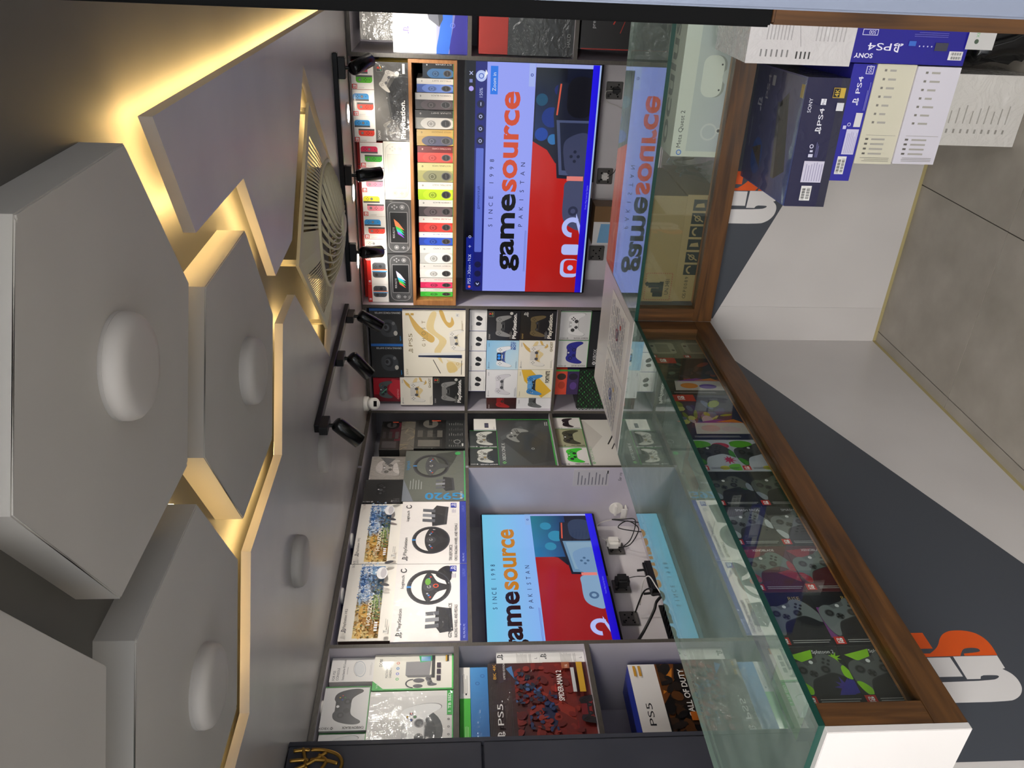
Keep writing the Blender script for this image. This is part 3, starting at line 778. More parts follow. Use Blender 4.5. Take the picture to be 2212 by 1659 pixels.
# right leg
part(cr, 'front_board', -1.164, .62, 2.622, 2.640, .012, .700, 'counter_white'); part(cr, 'edge_band', -1.1635, .62, 2.6215, 2.638, 0, .012, 'raw_edge'); part(cl, 'edge_band', -1.299, -1.1645, 2.6215, 2.638, 0, .012, 'raw_edge')
part(cr, 'case_floor', -1.148, .62, 2.5235, 3.074, .7055, .718, 'counter_white'); part(cr, 'rear_board', -1.16, .62, 3.075, 3.09, .3, .80, 'counter_white')
part(cr, 'bottom_rail', -1.164, .62, 2.487, 2.523, .702, .768, 'walnut_long_x', .0012); part(cr, 'rail_lip', -1.11, .62, 2.523, 2.537, .746, .768, 'oak_frame')
part(cr, 'post', -1.163, -1.118, 2.488, 2.523, .768, .962, 'walnut_long_z', .001)
part(cr, 'front_glass', -1.118, .62, 2.499, 2.505, .768, .962, 'glass_pane')
glass_top(cr, -1.164, .62, 2.484, 3.085, 0, -1)

# painted grey wedges and the GS letters on the boards
G1 = [(1.053, .594), (1.055, .492), (1.060, .476), (1.066, .470), (1.068, .48), (1.068, .509), (1.059, .515), (1.059, .544), (1.118, .541), (1.118, .443), (1.085, .446), (1.083, .453), (1.070, .438), (1.046, .436), (1.025, .446), (1.009, .467), (1.003, .491), (1.003, .62), (1.053, .62)]
G2 = [(1.116, .600), (1.116, .549), (1.066, .549), (1.066, .600)]
O1 = [(1.184, .610), (1.184, .574), (1.140, .574), (1.140, .610)]
O2 = [(1.127, .587), (1.144, .56), (1.171, .542), (1.186, .52), (1.190, .497), (1.187, .466), (1.174, .446), (1.150, .438), (1.119, .442), (1.119, .515), (1.125, .513), (1.128, .476), (1.134, .471), (1.140, .477), (1.140, .502), (1.133, .513), (1.119, .524), (1.118, .62), (1.127, .62)]
def round_off(P, keep):
    """one corner-cutting pass on the curved stretch of an outline; indices in keep stay sharp"""
    out = []
    for i, p_ in enumerate(P):
        if i in keep: out.append(p_); continue
        a, b = P[i - 1], P[(i + 1) % len(P)]
        out += [tuple(p_[k] * .72 + a[k] * .28 for k in (0, 1)), tuple(p_[k] * .72 + b[k] * .28 for k in (0, 1))]
    return out
G1 = round_off(G1, (0, 5, 6, 7, 8, 9, 10, 11, 17, 18)); O2 = round_off(O2, (0, 8, 9, 10, 16, 17, 18))
G1 = round_off(G1, [i for i, q_ in enumerate(G1) if q_[1] > .51 or (q_[0] > 1.08)]); O2 = round_off(O2, [i for i, q_ in enumerate(O2) if q_[1] > .585 or q_[0] < 1.126])
def counter_art(par, place, w, h, poly, dx, dz):
    A = Art(w, h); A.poly(poly, '40444c'); A.build('grey_wedge', 'print_card', par, place)
    A = Art(w, h); A.l = 3
    for P in (G1, G2): A.poly([(x + dx, z + dz) for x, z in P], 'd8d4d2')
    A.build('white_letter', 'print_card', par, place)
    A = Art(w, h); A.l = 6
    for P in (O1, O2): A.poly([(x + dx, z + dz) for x, z in P], 'd8520c')
    A.build('orange_letter', 'print_card', par, place)
loc = cl.location.copy()
counter_art(cl, lambda x, y, f: (-1.300 + f - loc.x, x + .875 - loc.y, y - loc.z), 1.747, .70, [(0, .70), (0, .05), (.12, .05), (1.581, .602), (1.581, .70)], -.875, 0)
loc2 = cr.location.copy()
counter_art(cr, lambda x, y, f: (x - 1.30 - loc2.x, 2.622 - f - loc2.y, y - loc2.z), 1.9, .70, [(.136, .70), (.136, .629), (1.5, .076), (1.9, .076), (1.9, .70)], 1.30 - .85 - 1.003, .058)
A = Art(.136, .70); A.poly([(.086, .70), (.086, .649), (.136, .629), (.136, .70)], '40444c'); A.build('grey_wedge', 'print_card', cl, lambda x, y, f: (x - 1.30 - loc.x, 2.622 - f - loc.y, y - loc.z))
# white corner worktop with taped leaflets
cw = empty('corner_worktop', (-1.445, 2.785, ZT - .02)); tag(cw, 'white square corner worktop between the two glass counter tops', 'worktop')
part(cw, 'top', -1.722, -1.168, 2.4885, 3.083, ZT - .020, ZT, 'counter_white', .001); part(cw, 'under_board', -1.718, -1.172, 2.642, 3.07, .0, ZT - .0205, 'counter_white')

# ================================================================== TELEVISIONS
def tv_page(A, bar=True, brown=False):
    """web page on a shop TV: address bar, shop logo, red banner with a console picture"""
    w, h = A.w, A.h
    A.rect(0, 0, w, h, '9aa6ff' if bar else '8fb4ff')
    org = 'd8481c' if not brown else 'c8801c'
    if bar:
        A.rect(0, h * .93, w, h, '000010'); A.rect(0, h * .845, w, h * .93, '0a1578')
        A.rrect(w * .005, h * .925, w * .26, h * .985, h * .01, '0f1f8c')
        A.text('PS5 - Xbox - N...', w * .035, h * .945, h * .026, 'c8d0ff'); A.ell(w * .02, h * .955, h * .011, h * .011, 'e86a6a')
        for k, x in enumerate((.165, .21, .255)): A.text('x+o'[k], w * x, h * .945, h * .022, 'c8d0ff')
        A.rrect(w * .19, h * .86, w * .655, h * .918, h * .008, '5c70d8'); A.text('gamesource.pk', w * .39, h * .878, h * .028, '16206a')
        for x in (.035, .085, .13): A.ell(w * x, h * .888, h * .027, h * .027, '050a40')
        for x in (.685, .735, .785, .835): A.ell(w * x, h * .888, h * .029, h * .029, '050a40')
        for x in (.685, .735, .785): A.ring(w * x, h * .888, h * .008, h * .013, 'c8d0ff', 12)
        A.rect(w * .828, h * .885, w * .842, h * .891, 'c8d0ff'); A.line([(w * .04, h * .9), (w * .03, h * .888), (w * .04, h * .876)], h * .006, 'c8d0ff')
        A.text('150%', w * .862, h * .876, h * .024, 'c8d0ff'); A.ell(w * .945, h * .888, h * .04, h * .04, 'c0d0ff'); A.ring(w * .945, h * .888, h * .014, h * .02, '4060c0', 14)
        A.poly([(w * .935, h * .868), (w * .955, h * .84), (w * .97, h * .855)], 'ffffff')
        for k, x in enumerate((.895, .925, .955)):
            if k == 0: A.ell(w * x, h * .962, h * .018, h * .018, 'b8a8ff')
            elif k == 1: A.rect(w * x - h * .012, h * .953, w * x + h * .012, h * .975, '8088c8')
            else: A.line([(w * x - h * .012, h * .951), (w * x + h * .012, h * .975)], h * .005, 'c8d0ff'); A.line([(w * x - h * .012, h * .975), (w * x + h * .012, h * .951)], h * .005, 'c8d0ff')
        A.rect(w * .875, h * .765, w * .985, h * .82, '1078f0'); A.text('Zoom in', w * .888, h * .778, h * .026, 'e8f0ff')
        top, red = .845, .485
    else:
        A.grad(0, h * .46, w, h, '8fb4ff', '8fb4ff', '7ad0f0', '7ad0f0'); top, red = 1.0, .565
    # logo block
    L, R = (.102, .883) if bar else (.042, .873)
    yb = .592 if bar else .725
    split = L + (R - L) * .4645
    A.text('game', w * L, h * (yb - .047), h * .165, '05050a', w=w * (split - L) * .99, bold=.028)
    A.text('source', w * (split + .006), h * yb, h * .118, org, w=w * (R - split), bold=.028)
    for s_, y, a, b in (('SINCE 1998', yb + .185, .30, .62), ('PAKISTAN', yb - (.058 if bar else .10), .30, .61)):
        n = len(s_)
        for i, ch in enumerate(s_):
            if ch != ' ': A.text(ch, w * (a + (b - a) * (i + .5) / n), h * y, h * (.033 if bar else .036), '10184a', align='c')
    A.lines(w * .1, h * (red + .012), w * .32, h * (red + .03), 2, '7080d0')
    A.rect(w * .91, h * (red + .005), w, h * (red + .05), 'a8b8f8' if bar else '90b8f0'); A.ring(w * .955, h * (red + .028), h * .006, h * .011, '3040a0', 12)
    # banner
    A.grad(0, h * .06, w, h * red, *(('a41412', 'd01a14', 'cc1c16', 'b81612') if bar else ('90141a', 'a8181e', 'b01c20', '9c161c')))
    A.poly([(w * .69, h * red), (w * .985, h * red), (w * .985, h * .06), (w * .60, h * .06), (w * .60, h * .30), (w * .655, h * .37)], '081028')
    A.rect(w * .985, h * .06, w, h * red, 'a8b4f0'); A.grad(w * .70, h * .25, w * .985, h * (red - .01), '06123a', '020410', '06101c', '142c60')
    for x, y, r, c in ((.72, .42, .05, '1040a0'), (.79, .35, .075, '0c2c80'), (.86, .43, .045, '104a6c'), (.70, .33, .04, '2a70b0'), (.9, .3, .04, '081860')): A.ell(w * x, h * y, h * r, h * r, c, 18)
    if not bar:
        A.grad(w * .66, h * .26, w * .985, h * red, '103c78', '0c2a60', '1a7a90', '2a7ab0')
        for x, y, r in ((.74, .42, .05), (.82, .36, .07), (.9, .44, .05)): A.ell(w * x, h * y, h * r, h * r, '2a8ab0', 18)
    # console picture: slab screen with controllers
    A.poly([(w * .53, h * .06), (w * .535, h * .28), (w * .80, h * .335), (w * .93, h * .31), (w * .93, h * .06)], '14182c')
    A.poly([(w * .545, h * .06), (w * .55, h * .265), (w * .78, h * .31), (w * .78, h * .06)], '4a5478' if bar else '6a90b0')
    A.poly([(w * .565, h * .06), (w * .57, h * .245), (w * .77, h * .285), (w * .77, h * .06)], '20263c' if bar else '88a8c0')
    A.rrect(w * .79, h * .03, w * .955, h * .24, h * .09, '0a0c18' if bar else '2a3a58')
    A.smooth([(w * .54, h * .045), (w * .55, h * .19), (w * .62, h * .235), (w * .70, h * .225), (w * .72, h * .05)], '3c4260' if bar else '7a9cc0', 6)
    A.smooth([(w * .32, h * .05), (w * .315, h * .14), (w * .36, h * .21), (w * .46, h * .215), (w * .52, h * .20), (w * .52, h * .05)], '464c6c' if bar else '86a8c8', 6)
    A.rect(w * .525, h * .07, w * .545, h * .20, 'e8847c'); A.line([(w * .80, h * .31), (w * .925, h * .292)], h * .012, 'd85840')
    for dx, dy in ((.0, .028), (.0, -.028), (.02, 0), (-.02, 0)): A.ell(w * (.63 + dx), h * (.15 + dy), h * .013, h * .013, '20263c' if bar else '4a6a8c', 12)
    A.ring(w * .39, h * .13, h * .02, h * .04, '2a304a' if bar else '4a6a90', 20)
    # console maker's mark and the figure two, in white
    dx = 0 if bar else -.125
    A.rrect(w * (.075 + dx), h * .045, w * (.165 + dx), h * .20, h * .05, 'b8c4ff'); A.rrect(w * (.093 + dx), h * .045, w * (.16 + dx), h * .172, h * .035, 'd01c18'); A.ell(w * (.122 + dx), h * .115, h * .024, h * .024, 'b8c4ff')
    A.rrect(w * (.185 + dx), h * .045, w * (.235 + dx), h * .20, h * .03, 'b8c4ff')
    A.ring(w * (.315 + dx), h * .125, h * .045, h * .085, 'b8c4ff', 24, a0=-.6, a1=PI); A.poly([(w * (.345 + dx), h * .10), (w * (.38 + dx), h * .10), (w * (.30 + dx), h * .045), (w * (.255 + dx), h * .045)], 'b8c4ff')
    A.grad(0, 0, w, h * .062, '1800c0', '1400e8', '1c10f0', '2408d0')
    A.text('From May Last by Game', w * .40, h * .02, h * .018, '8080ff')
    if bar: A.rect(0, 0, w, h * .012, 'a8c0f0')
def television(label, wall, a, b, z0, z1, pos, art):
    w, h = b - a, z1 - z0
    t = empty('television', ((a + b) / 2, pos, z0) if wall == 'B' else (pos, (a + b) / 2, z0), 0 if wall == 'B' else PI / 2)
    tag(t, label, 'television')
    bm = bmesh.new(); bx(bm, -w / 2, w / 2, .0, .022, 0, h); bmesh.ops.bevel(bm, geom=bm.edges[:], offset=.004, segments=2, affect='EDGES'); obj('bezel', bm, 'black_gloss', t)
    bm = bmesh.new(); bx(bm, -w * .38, w * .38, .022, .06, h * .1, h * .8); bmesh.ops.bevel(bm, geom=bm.edges[:], offset=.008, segments=2, affect='EDGES'); obj('rear_housing', bm, 'black_plastic', t)
    bm = bmesh.new(); bx(bm, -.2, .2, .06, .27 if wall == 'B' else .115, h * .3, h * .6); obj('wall_bracket', bm, 'black_metal', t)
    e = .009
    A = Art(w - 2 * e, h - 2.2 * e); art(A)
    o = A.build('screen', 'print_screen', t, lambda x, y, f: (x - w / 2 + e, -f, y + 1.4 * e))
    o['label'] = 'lit screen showing a shop web page'
    bm = bmesh.new(); bx(bm, -w * .05, w * .02, -.0015, .001, .002, .010); obj('maker_badge', bm, 'chrome', t)
    return t
television('large wall television showing the shop web page with an address bar, below the oak cubby', 'B', -1.732, -.535, .887, 1.558, 4.05, lambda A: tv_page(A, True))
television('second television in the left wall bay, its left side hidden by a shelf panel', 'L', 2.348, 3.357, .844, 1.457, -2.72, lambda A: tv_page(A, False, True))

# ---- sockets, plugs, cables
def socket(label, wall, u, z, pos, w=.088, h=.088, col='grey_plastic'):
    t = empty('wall_socket', (u, pos, z) if wall == 'B' else (pos, u, z), 0 if wall == 'B' else PI / 2)
    bm = bmesh.new(); bx(bm, -w / 2, w / 2, -.010, 0, -h / 2, h / 2); bmesh.ops.bevel(bm, geom=bm.edges[:], offset=.003, segments=2, affect='EDGES'); pl = obj('plate', bm, col, t)
    for dx, dz in ((-.018, .02), (.018, .02), (0, .004), (-.018, -.015), (.018, -.015), (-.03, -.02), (.03, -.02)):
        bm = bmesh.new(); M_ = Matrix.Translation((dx, -.0103, dz)) @ Matrix.Rotation(PI / 2, 4, 'X'); lathe(bm, [(0, 0), (.0045, 0), (.0045, .001), (0, .001)], 10, M_); obj('pin_hole', bm, 'black_matte', pl)
    bm = bmesh.new(); bx(bm, -.034, -.018, -.0125, -.010, .024, .036); obj('rocker', bm, 'black_plastic', pl)
    return tag(t, label, 'socket', 'grey wall sockets')
SB, SL = 4.3495, -2.8445
socket('grey wall socket with a white lead below the right end of the large television', 'B', -.704, .770, SB)
socket('grey wall socket with a white plug below the middle of the large television', 'B', -1.155, .777, SB)
socket('empty grey wall socket below the left end of the large television', 'B', -1.603, .781, SB)
socket('grey wall socket with the white charger under the second television', 'L', 3.205, .736, SL)
socket('grey wall socket with the round black adapter under the second television', 'L', 2.925, .757, SL)
socket('grey wall socket nearest the shelf panel under the second television', 'L', 2.71, .757, SL)
def plug(label, loc, size, m, cable, cm, rot=0):
    t = empty('power_plug', loc, rot)
    bm = bmesh.new(); bx(bm, -size[0] / 2, size[0] / 2, -size[1], 0, -size[2] / 2, size[2] / 2); bmesh.ops.bevel(bm, geom=bm.edges[:], offset=min(size) * .25, segments=3, affect='EDGES'); obj('plug_body', bm, m, t)
    bm = bmesh.new(); tube(bm, spline(cable, 6), .0022, 6); obj('lead', bm, cm, t, smooth=True)
    return tag(t, label, 'plug', 'mains plugs in the wall sockets')
plug('black plug with a pale lead in the socket nearest the right shelf bay', (-.700, 4.339, .765), (.03, .035, .045), 'black_plastic', [(0, -.03, .02), (.0, -.06, .06), (-.05, -.05, .05), (-.08, -.02, -.02), (-.12, -.01, -.09)], 'cable_white')
plug('white plug in the socket below the middle of the large television', (-1.150, 4.339, .78), (.04, .035, .04), 'white_plastic', [(0, -.03, -.01), (.03, -.05, -.04), (.07, -.03, -.06), (.12, -.02, -.07)], 'cable_black')
plug('white square charger with a thin white lead under the second television', (-2.834, 3.215, .752), (.06, .055, .075), 'white_plastic', [(0, -.04, .035), (.03, -.07, .09), (.12, -.06, .06), (.17, -.05, -.05), (.18, -.04, -.14)], 'cable_white', PI / 2)
plug('round black power adapter with a tagged lead under the second television', (-2.834, 2.925, .757), (.07, .06, .07), 'black_plastic', [(0, -.05, -.03), (.0, -.06, -.07), (.01, -.05, -.12), (.0, -.06, -.16)], 'cable_black', PI / 2)
# loose leads and network gear on the low shelf under the second television
def cable(label, pts, m, r=.003):
    bm = bmesh.new(); tube(bm, spline(pts, 8), r, 6); return tag(obj('cable', bm, m, None, True), label, 'cable', 'loose leads under the second television')
cable('black lead looping right from under the second television', [(-2.80, 3.17, .73), (-2.74, 3.12, .69), (-2.72, 3.18, .64), (-2.72, 3.24, .625), (-2.73, 3.30, .67), (-2.75, 3.27, .72), (-2.76, 3.25, .62), (-2.72, 3.2, .586)], 'cable_black')
cable('black lead crossing below the charger', [(-2.81, 3.19, .70), (-2.73, 3.15, .68), (-2.70, 3.22, .645), (-2.70, 3.28, .64), (-2.71, 3.29, .70), (-2.72, 3.30, .75), (-2.71, 3.26, .60), (-2.68, 3.2, .586)], 'cable_black')
cable('thick black lead curling down by the shelf panel', [(-2.80, 2.50, .78), (-2.72, 2.52, .74), (-2.66, 2.58, .69), (-2.64, 2.62, .67), (-2.66, 2.68, .62), (-2.70, 2.70, .59)], 'cable_black', .007)
cable('white lead arching over the black router', [(-2.80, 2.76, .70), (-2.64, 2.74, .71), (-2.56, 2.70, .70), (-2.53, 2.60, .69), (-2.52, 2.50, .67), (-2.50, 2.40, .66)], 'cable_white', .003)
cable('black tangled lead between the sockets and the black tray', [(-2.81, 2.72, .73), (-2.70, 2.74, .70), (-2.64, 2.70, .68), (-2.62, 2.64, .69), (-2.66, 2.68, .64), (-2.72, 2.70, .59)], 'cable_black', .004)
t = empty('router', (-2.70, 2.84, .581)); tag(t, 'glossy black router standing upright under the second television', 'router')
bm = bmesh.new(); bx(bm, -.018, .018, -.11, .11, 0, .085); bmesh.ops.bevel(bm, geom=bm.edges[:], offset=.012, segments=3, affect='EDGES'); obj('case', bm, 'black_gloss', t)
for k in (-.08, .08):
    bm = bmesh.new(); tube(bm, [(-.02, k, .02), (-.03, k, .11)], .006, 8); obj('antenna', bm, 'black_plastic', t)
t = empty('equipment_tray', (-2.62, 2.52, .581)); tag(t, 'black mesh tray of network gear at the foot of the second television', 'tray')
part_ = lambda n, *a, m='black_plastic': obj(n, (lambda b: (bx(b, *a), b)[1])(bmesh.new()), m, t)
part_('tray_floor', -.1, .1, -.17, .15, 0, .006); part_('tray_rim', .094, .1, -.17, .15, .006, .06); part_('tray_rim', -.1, -.094, -.17, .15, .006, .06)
for k in range(10): part_('slat', -.094, .094, -.16 + k * .03, -.152 + k * .03, .03, .05, m='black_metal')
# taped note and white bracket on the panel between the bays
t = box('paper_note', -2.565, -2.458, 3.3945, 3.3958, .775, .966, 'white_plastic'); tag(t, 'white handwritten paper note taped to the panel beside the second television', 'note')
A = Art(.107, .191); A.rect(0, 0, .107, .191, 'c4c0c0'); A.lines(.008, .01, .095, .18, 9, '77757c', .3, .5); A.rect(.08, .005, .1, .012, '202020')
A.build('handwriting', 'print_matte', t, lambda x, y, f: (-2.565 + x, 3.3945 - f, .775 + y))
t = empty('panel_scribble', (-2.504, 3.3955, .70)); tag(t, 'two short words scribbled in black pen below the paper note', 'writing')
A = Art(.06, .03); A.text('Sar ro', .0, .006, .017, '1a1a1a', w=.055, shear=.3); A.build('pen_strokes', 'print_matte', t, lambda x, y, f: (x - .03, -f, y))
t = empty('headset_hook', (-2.717, 3.3955, .715)); tag(t, 'white plastic bracket screwed to the panel right of the second television', 'hook')
bm = bmesh.new(); M_ = Matrix.Rotation(PI / 2, 4, 'X'); lathe(bm, [(0, 0), (.038, 0), (.038, .006), (0, .006)], 28, M_); obj('round_plate', bm, 'white_plastic', t)
bm = bmesh.new(); bx(bm, -.03, .03, -.05, -.006, -.052, -.044); bmesh.ops.bevel(bm, geom=bm.edges[:], offset=.003, segments=2, affect='EDGES'); obj('cradle_arm', bm, 'white_plastic', t)
bm = bmesh.new(); bx(bm, -.03, .03, -.05, -.044, -.052, -.02); obj('cradle_lip', bm, 'white_plastic', t)
bm = bmesh.new(); bx(bm, -.03, .03, -.03, -.004, .0, .012); obj('cradle_arm', bm, 'white_plastic', t)

# ---- door jamb at the right edge, close to the camera
t = empty('door_jamb', (.03, .82, 0)); tag(t, 'black door post on a wooden foot at the right edge of the view', 'door post')
def jb(n, x0, x1, y0, y1, z0, z1, m, bev=.002):
    o = box(n, x0, x1, y0, y1, z0, z1, m, None, bev); o.data.transform(Matrix.Translation(-t.location)); o.parent = t
jb('black_post', -.0690, .10, .80, .85, 1.305, SLAB - .001, 'black_matte'); jb('wood_foot', -.0665, .10, .80, .85, 0.0, 1.304, 'walnut_long_z')
o = box('metal_door_edge', -.0369, .08, .55, .56, 0, 2.1, 'steel_blue', None, .0015); tag(o, 'pale blue-grey metal door edge at the extreme right of the view', 'door')

# ================================================================== BOX ARTWORK
def a_joycon(cr_, cl_):
    def f(A):
        w, h = A.w, A.h
        A.rect(0, 0, w, h, 'f2eeea')
        sw_mark(A, .002, h - .026, .023, h - .002)
        A.lines(.004, .045, .012, .08, 3, 'c8c4c0', rot=True)
        for x0, x1, y0, y1, c, k in ((.070, .104, .026, h - .004, cr_, 1), (.029, .063, .006, h - .022, cl_, -1)):
            r = .012
            A.rrect(x0, y0, x1, y1, r, c)
            A.rect(x0 if k > 0 else x1 - .008, y0, (x0 + .008) if k > 0 else x1, y1, '55565a')
            cx = (x0 + x1) / 2 + k * .003
            sy, by = (y1 - .042, y1 - .022) if k > 0 else (y1 - .018, y1 - .045)
            A.ell(cx, sy, .0065, .0065, '6a6a6e', 14); A.ell(cx, sy, .004, .004, '88888c', 10)
            for dx, dy in ((0, .006), (0, -.006), (.006, 0), (-.006, 0)): A.ell(cx + dx, by + dy, .0022, .0022, shade(c, .45), 8)
            A.ell(cx, y0 + .014, .002, .002, shade(c, .45), 8)
    return f
def a_joy2(A):
    w, h = A.w, A.h
    A.rect(0, 0, w, h, 'f4f0ec'); A.rect(0, h * .80, w, h, 'd8281e'); sw_mark(A, .006, h * .82, .026, h * .98)
    A.rrect(w * .28, h * .08, w * .92, h * .74, .016, '6a6c72'); A.rrect(w * .31, h * .11, w * .89, h * .71, .012, '4a4c52')
    A.rect(w * .52, h * .02, w * .56, h * .76, '3a9ad8'); A.rect(w * .60, h * .02, w * .635, h * .76, 'e8602c'); A.rect(w * .565, h * .05, w * .595, h * .74, 'e8e4e0')
    for x, y in ((.40, .55), (.76, .35)): A.ell(w * x, h * y, .008, .008, '2a2a2e', 14)
    for x, y in ((.40, .3), (.74, .58)):
        for dx, dy in ((0, .006), (0, -.006), (.006, 0), (-.006, 0)): A.ell(w * x + dx, h * y + dy, .0022, .0022, '1c1c20', 8)
def a_anniv_big(A):
    w, h = A.w, A.h
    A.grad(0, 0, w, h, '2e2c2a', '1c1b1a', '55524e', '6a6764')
    A.poly([(w * .16, 0), (w * .30, h * .55), (w * .62, h * .66), (w * .92, h * .22), (w * .94, 0)], '1a1a1b')
    A.poly([(w * .30, h * .55), (w * .62, h * .66), (w * .64, h * .60), (w * .34, h * .50)], '3a3938')
    dpad(A, w * .78, h * .62, w * .13, 'b4afa8', rot=-.5); dpad(A, w * .16, h * .62, w * .09, '7a7670', rot=.4)
    ps_color(A, w * .88, h * .74, .030, '3a3836'); A.ell(w * .86, h * .33, .011, .011, 'd8d4cc', 16); A.rect(w * .86, h * .10, w * .985, h * .17, 'e0dcd4')
    A.text('PlayStation.', w * .03, h * .07, h * .19, 'ece8e2', w=w * .50, bold=.02); A.text('SONY', w * .02, h * .86, h * .07, 'e0dcd6')
    A.lines(w * .04, h * .30, w * .22, h * .42, 3, '8a8680')
def a_handheld(bg, ln, streak, dark=True):
    def f(A):
        w, h = A.w, A.h
        A.rect(0, 0, w, h, bg)
        A.rrect(w * .03, h * .08, w * .97, h * .94, h * .28, ln); A.rrect(w * .04, h * .10, w * .96, h * .92, h * .26, shade(bg, 1.06) if dark else shade(bg, .97))
        A.rect(w * .20, h * .16, w * .79, h * .86, ln); A.rect(w * .21, h * .18, w * .78, h * .84, '17181b' if dark else shade(bg, .93))
        for k, c in enumerate(streak):
            A.poly([(w * (.30 + .05 * k), h * .30), (w * (.38 + .05 * k), h * (.56 + .03 * k)), (w * (.60 + .02 * k), h * (.64 + .02 * k)), (w * (.44 + .05 * k), h * .52)], c)
        if dark: A.text('ROG ALLY X', w * .30, h * .68, h * .075, 'd0d0d4', w=w * .2); 
        for x, y in ((.12, .62), (.88, .36)): A.ring(w * x, h * y, h * .07, h * .095, ln, 18); A.ell(w * x, h * y, h * .05, h * .05, shade(ln, 1.2 if dark else .95), 14)
        A.rect(w * .085, h * .33, w * .145, h * .37, ln); A.rect(w * .105, h * .28, w * .125, h * .42, ln)
        for dx, dy in ((0, .09), (0, -.09), (.03, 0), (-.03, 0)): A.ell(w * (.88 + dx), h * (.66 + dy), h * .035, h * .035, ln, 12)
        A.lines(w * .08, h * .14, w * .15, h * .22, 4, ln)
    return f
def a_spine(face, strip, name, pad, tcol='55524e', dark='2a2a2c', grn=True):
    def f(A):
        w, h = A.w, A.h
        A.rect(0, 0, w, h, strip); fw = w * .60
        A.rect(0, 0, fw, h, face)
        A.win = (0, 0, fw, h)
        A.smooth([(fw * .02, h * .72), (fw * .5, h * .86), (fw * .98, h * .70), (fw * 1.05, h * .25), (fw * .75, h * .02), (fw * .2, h * .02), (-fw * .05, h * .3)], pad)
        A.ell(fw * .50, h * .20, fw * .36, h * .135, shade(dark, 1.25), 22); A.ell(fw * .50, h * .205, fw * .29, h * .105, dark, 22); A.line([(fw * .3, h * .2), (fw * .7, h * .21)], h * .012, shade(dark, 1.3))
        A.ell(fw * .46, h * .58, fw * .30, h * .115, shade(pad, .72), 22); A.ring(fw * .46, h * .59, fw * .17, fw * .22, shade(pad, 1.2), 18)
        A.win = None
        A.text(name, w * .90, h * .07, w * .085, tcol, rot=1, w=h * .52); xb_mark(A, w * .82, h * .86, w * .05, tcol, strip)
        if grn: A.rect(0, 0, w, h * .012, '3aa040')
    return f
def a_shifter(A):
    w, h = A.w, A.h
    A.grad(0, 0, w, h, '1a1c1e', '101214', '1e2124', '2a2d30'); A.rect(w * .93, 0, w, h, '1a6ac0')
    A.text('DRIVING FORCE SHIFTER', w * .90, h * .06, w * .05, 'd8d8d8', rot=1, w=h * .78)
    A.smooth([(w * .22, h * .25), (w * .20, h * .5), (w * .30, h * .66), (w * .52, h * .7), (w * .66, h * .6), (w * .68, h * .36), (w * .55, h * .2), (w * .35, h * .17)], '3a3d42')
    A.ell(w * .46, h * .46, w * .15, h * .13, '22252a'); A.ell(w * .46, h * .5, w * .10, h * .09, '50545a'); A.ell(w * .47, h * .52, w * .055, h * .05, '18191c')
    A.ell(w * .30, h * .22, w * .07, h * .06, 'b8b4ae'); A.ell(w * .58, h * .28, w * .05, h * .05, '6a6c70'); A.text('logitech', w * .08, h * .05, h * .05, '2a9ae0')
def a_redpack(A):
    w, h = A.w, A.h
    A.grad(0, 0, w, h, '6a1020', '8a1428', 'b02030', '501018'); A.rect(w * .3, h * .8, w * .8, h, 'a81828')
    A.poly([(w * .1, h * .1), (w * .5, h * .45), (w * .95, h * .3), (w * .9, 0), (w * .2, 0)], 'c02838'); xpad(A, w * .5, h * .58, w * .36, '50585a', '181a1c'); A.line([(w * .35, h * .7), (w * .55, h * .5)], .003, '60d0a0')
    A.text('GAMEPAD', w * .1, h * .05, h * .07, 'e0a0a0')
def brush(A, x0, y0, x1, y1, cols, n, s, seed=1):
    R = random.Random(seed); q = A.win; A.win = (x0, y0, x1, y1)
    for i in range(n):
        c = R.choice(cols); x, y = x0 + (x1 - x0) * R.random(), y0 + (y1 - y0) * R.random(); a = R.random() * 3.1
        A.ell(x, y, s * (.4 + .8 * R.random()), s * (.3 + .5 * R.random()), c, 9, a)
    A.win = q
def gold_strokes(A, k=1.0):
    w, h = A.w, A.h
    c, c2 = 'd8b060', 'e6cf98'
    A.smooth([(w * .95, h * .55), (w * .72, h * .62), (w * .55, h * .42), (w * .38, h * .50), (w * .20, h * .36), (w * .36, h * .40), (w * .55, h * .30), (w * .72, h * .50), (w * .95, h * .46)], c2)
    A.smooth([(w * .98, h * .42), (w * .84, h * .36), (w * .74, h * .26), (w * .80, h * .18), (w * .9, h * .22), (w * .82, h * .24), (w * .84, h * .30), (w * .98, h * .36)], c)
    A.smooth([(w * .52, h * .56), (w * .70, h * .80), (w * .94, h * .9), (w * .75, h * .72), (w * .60, h * .50)], c)
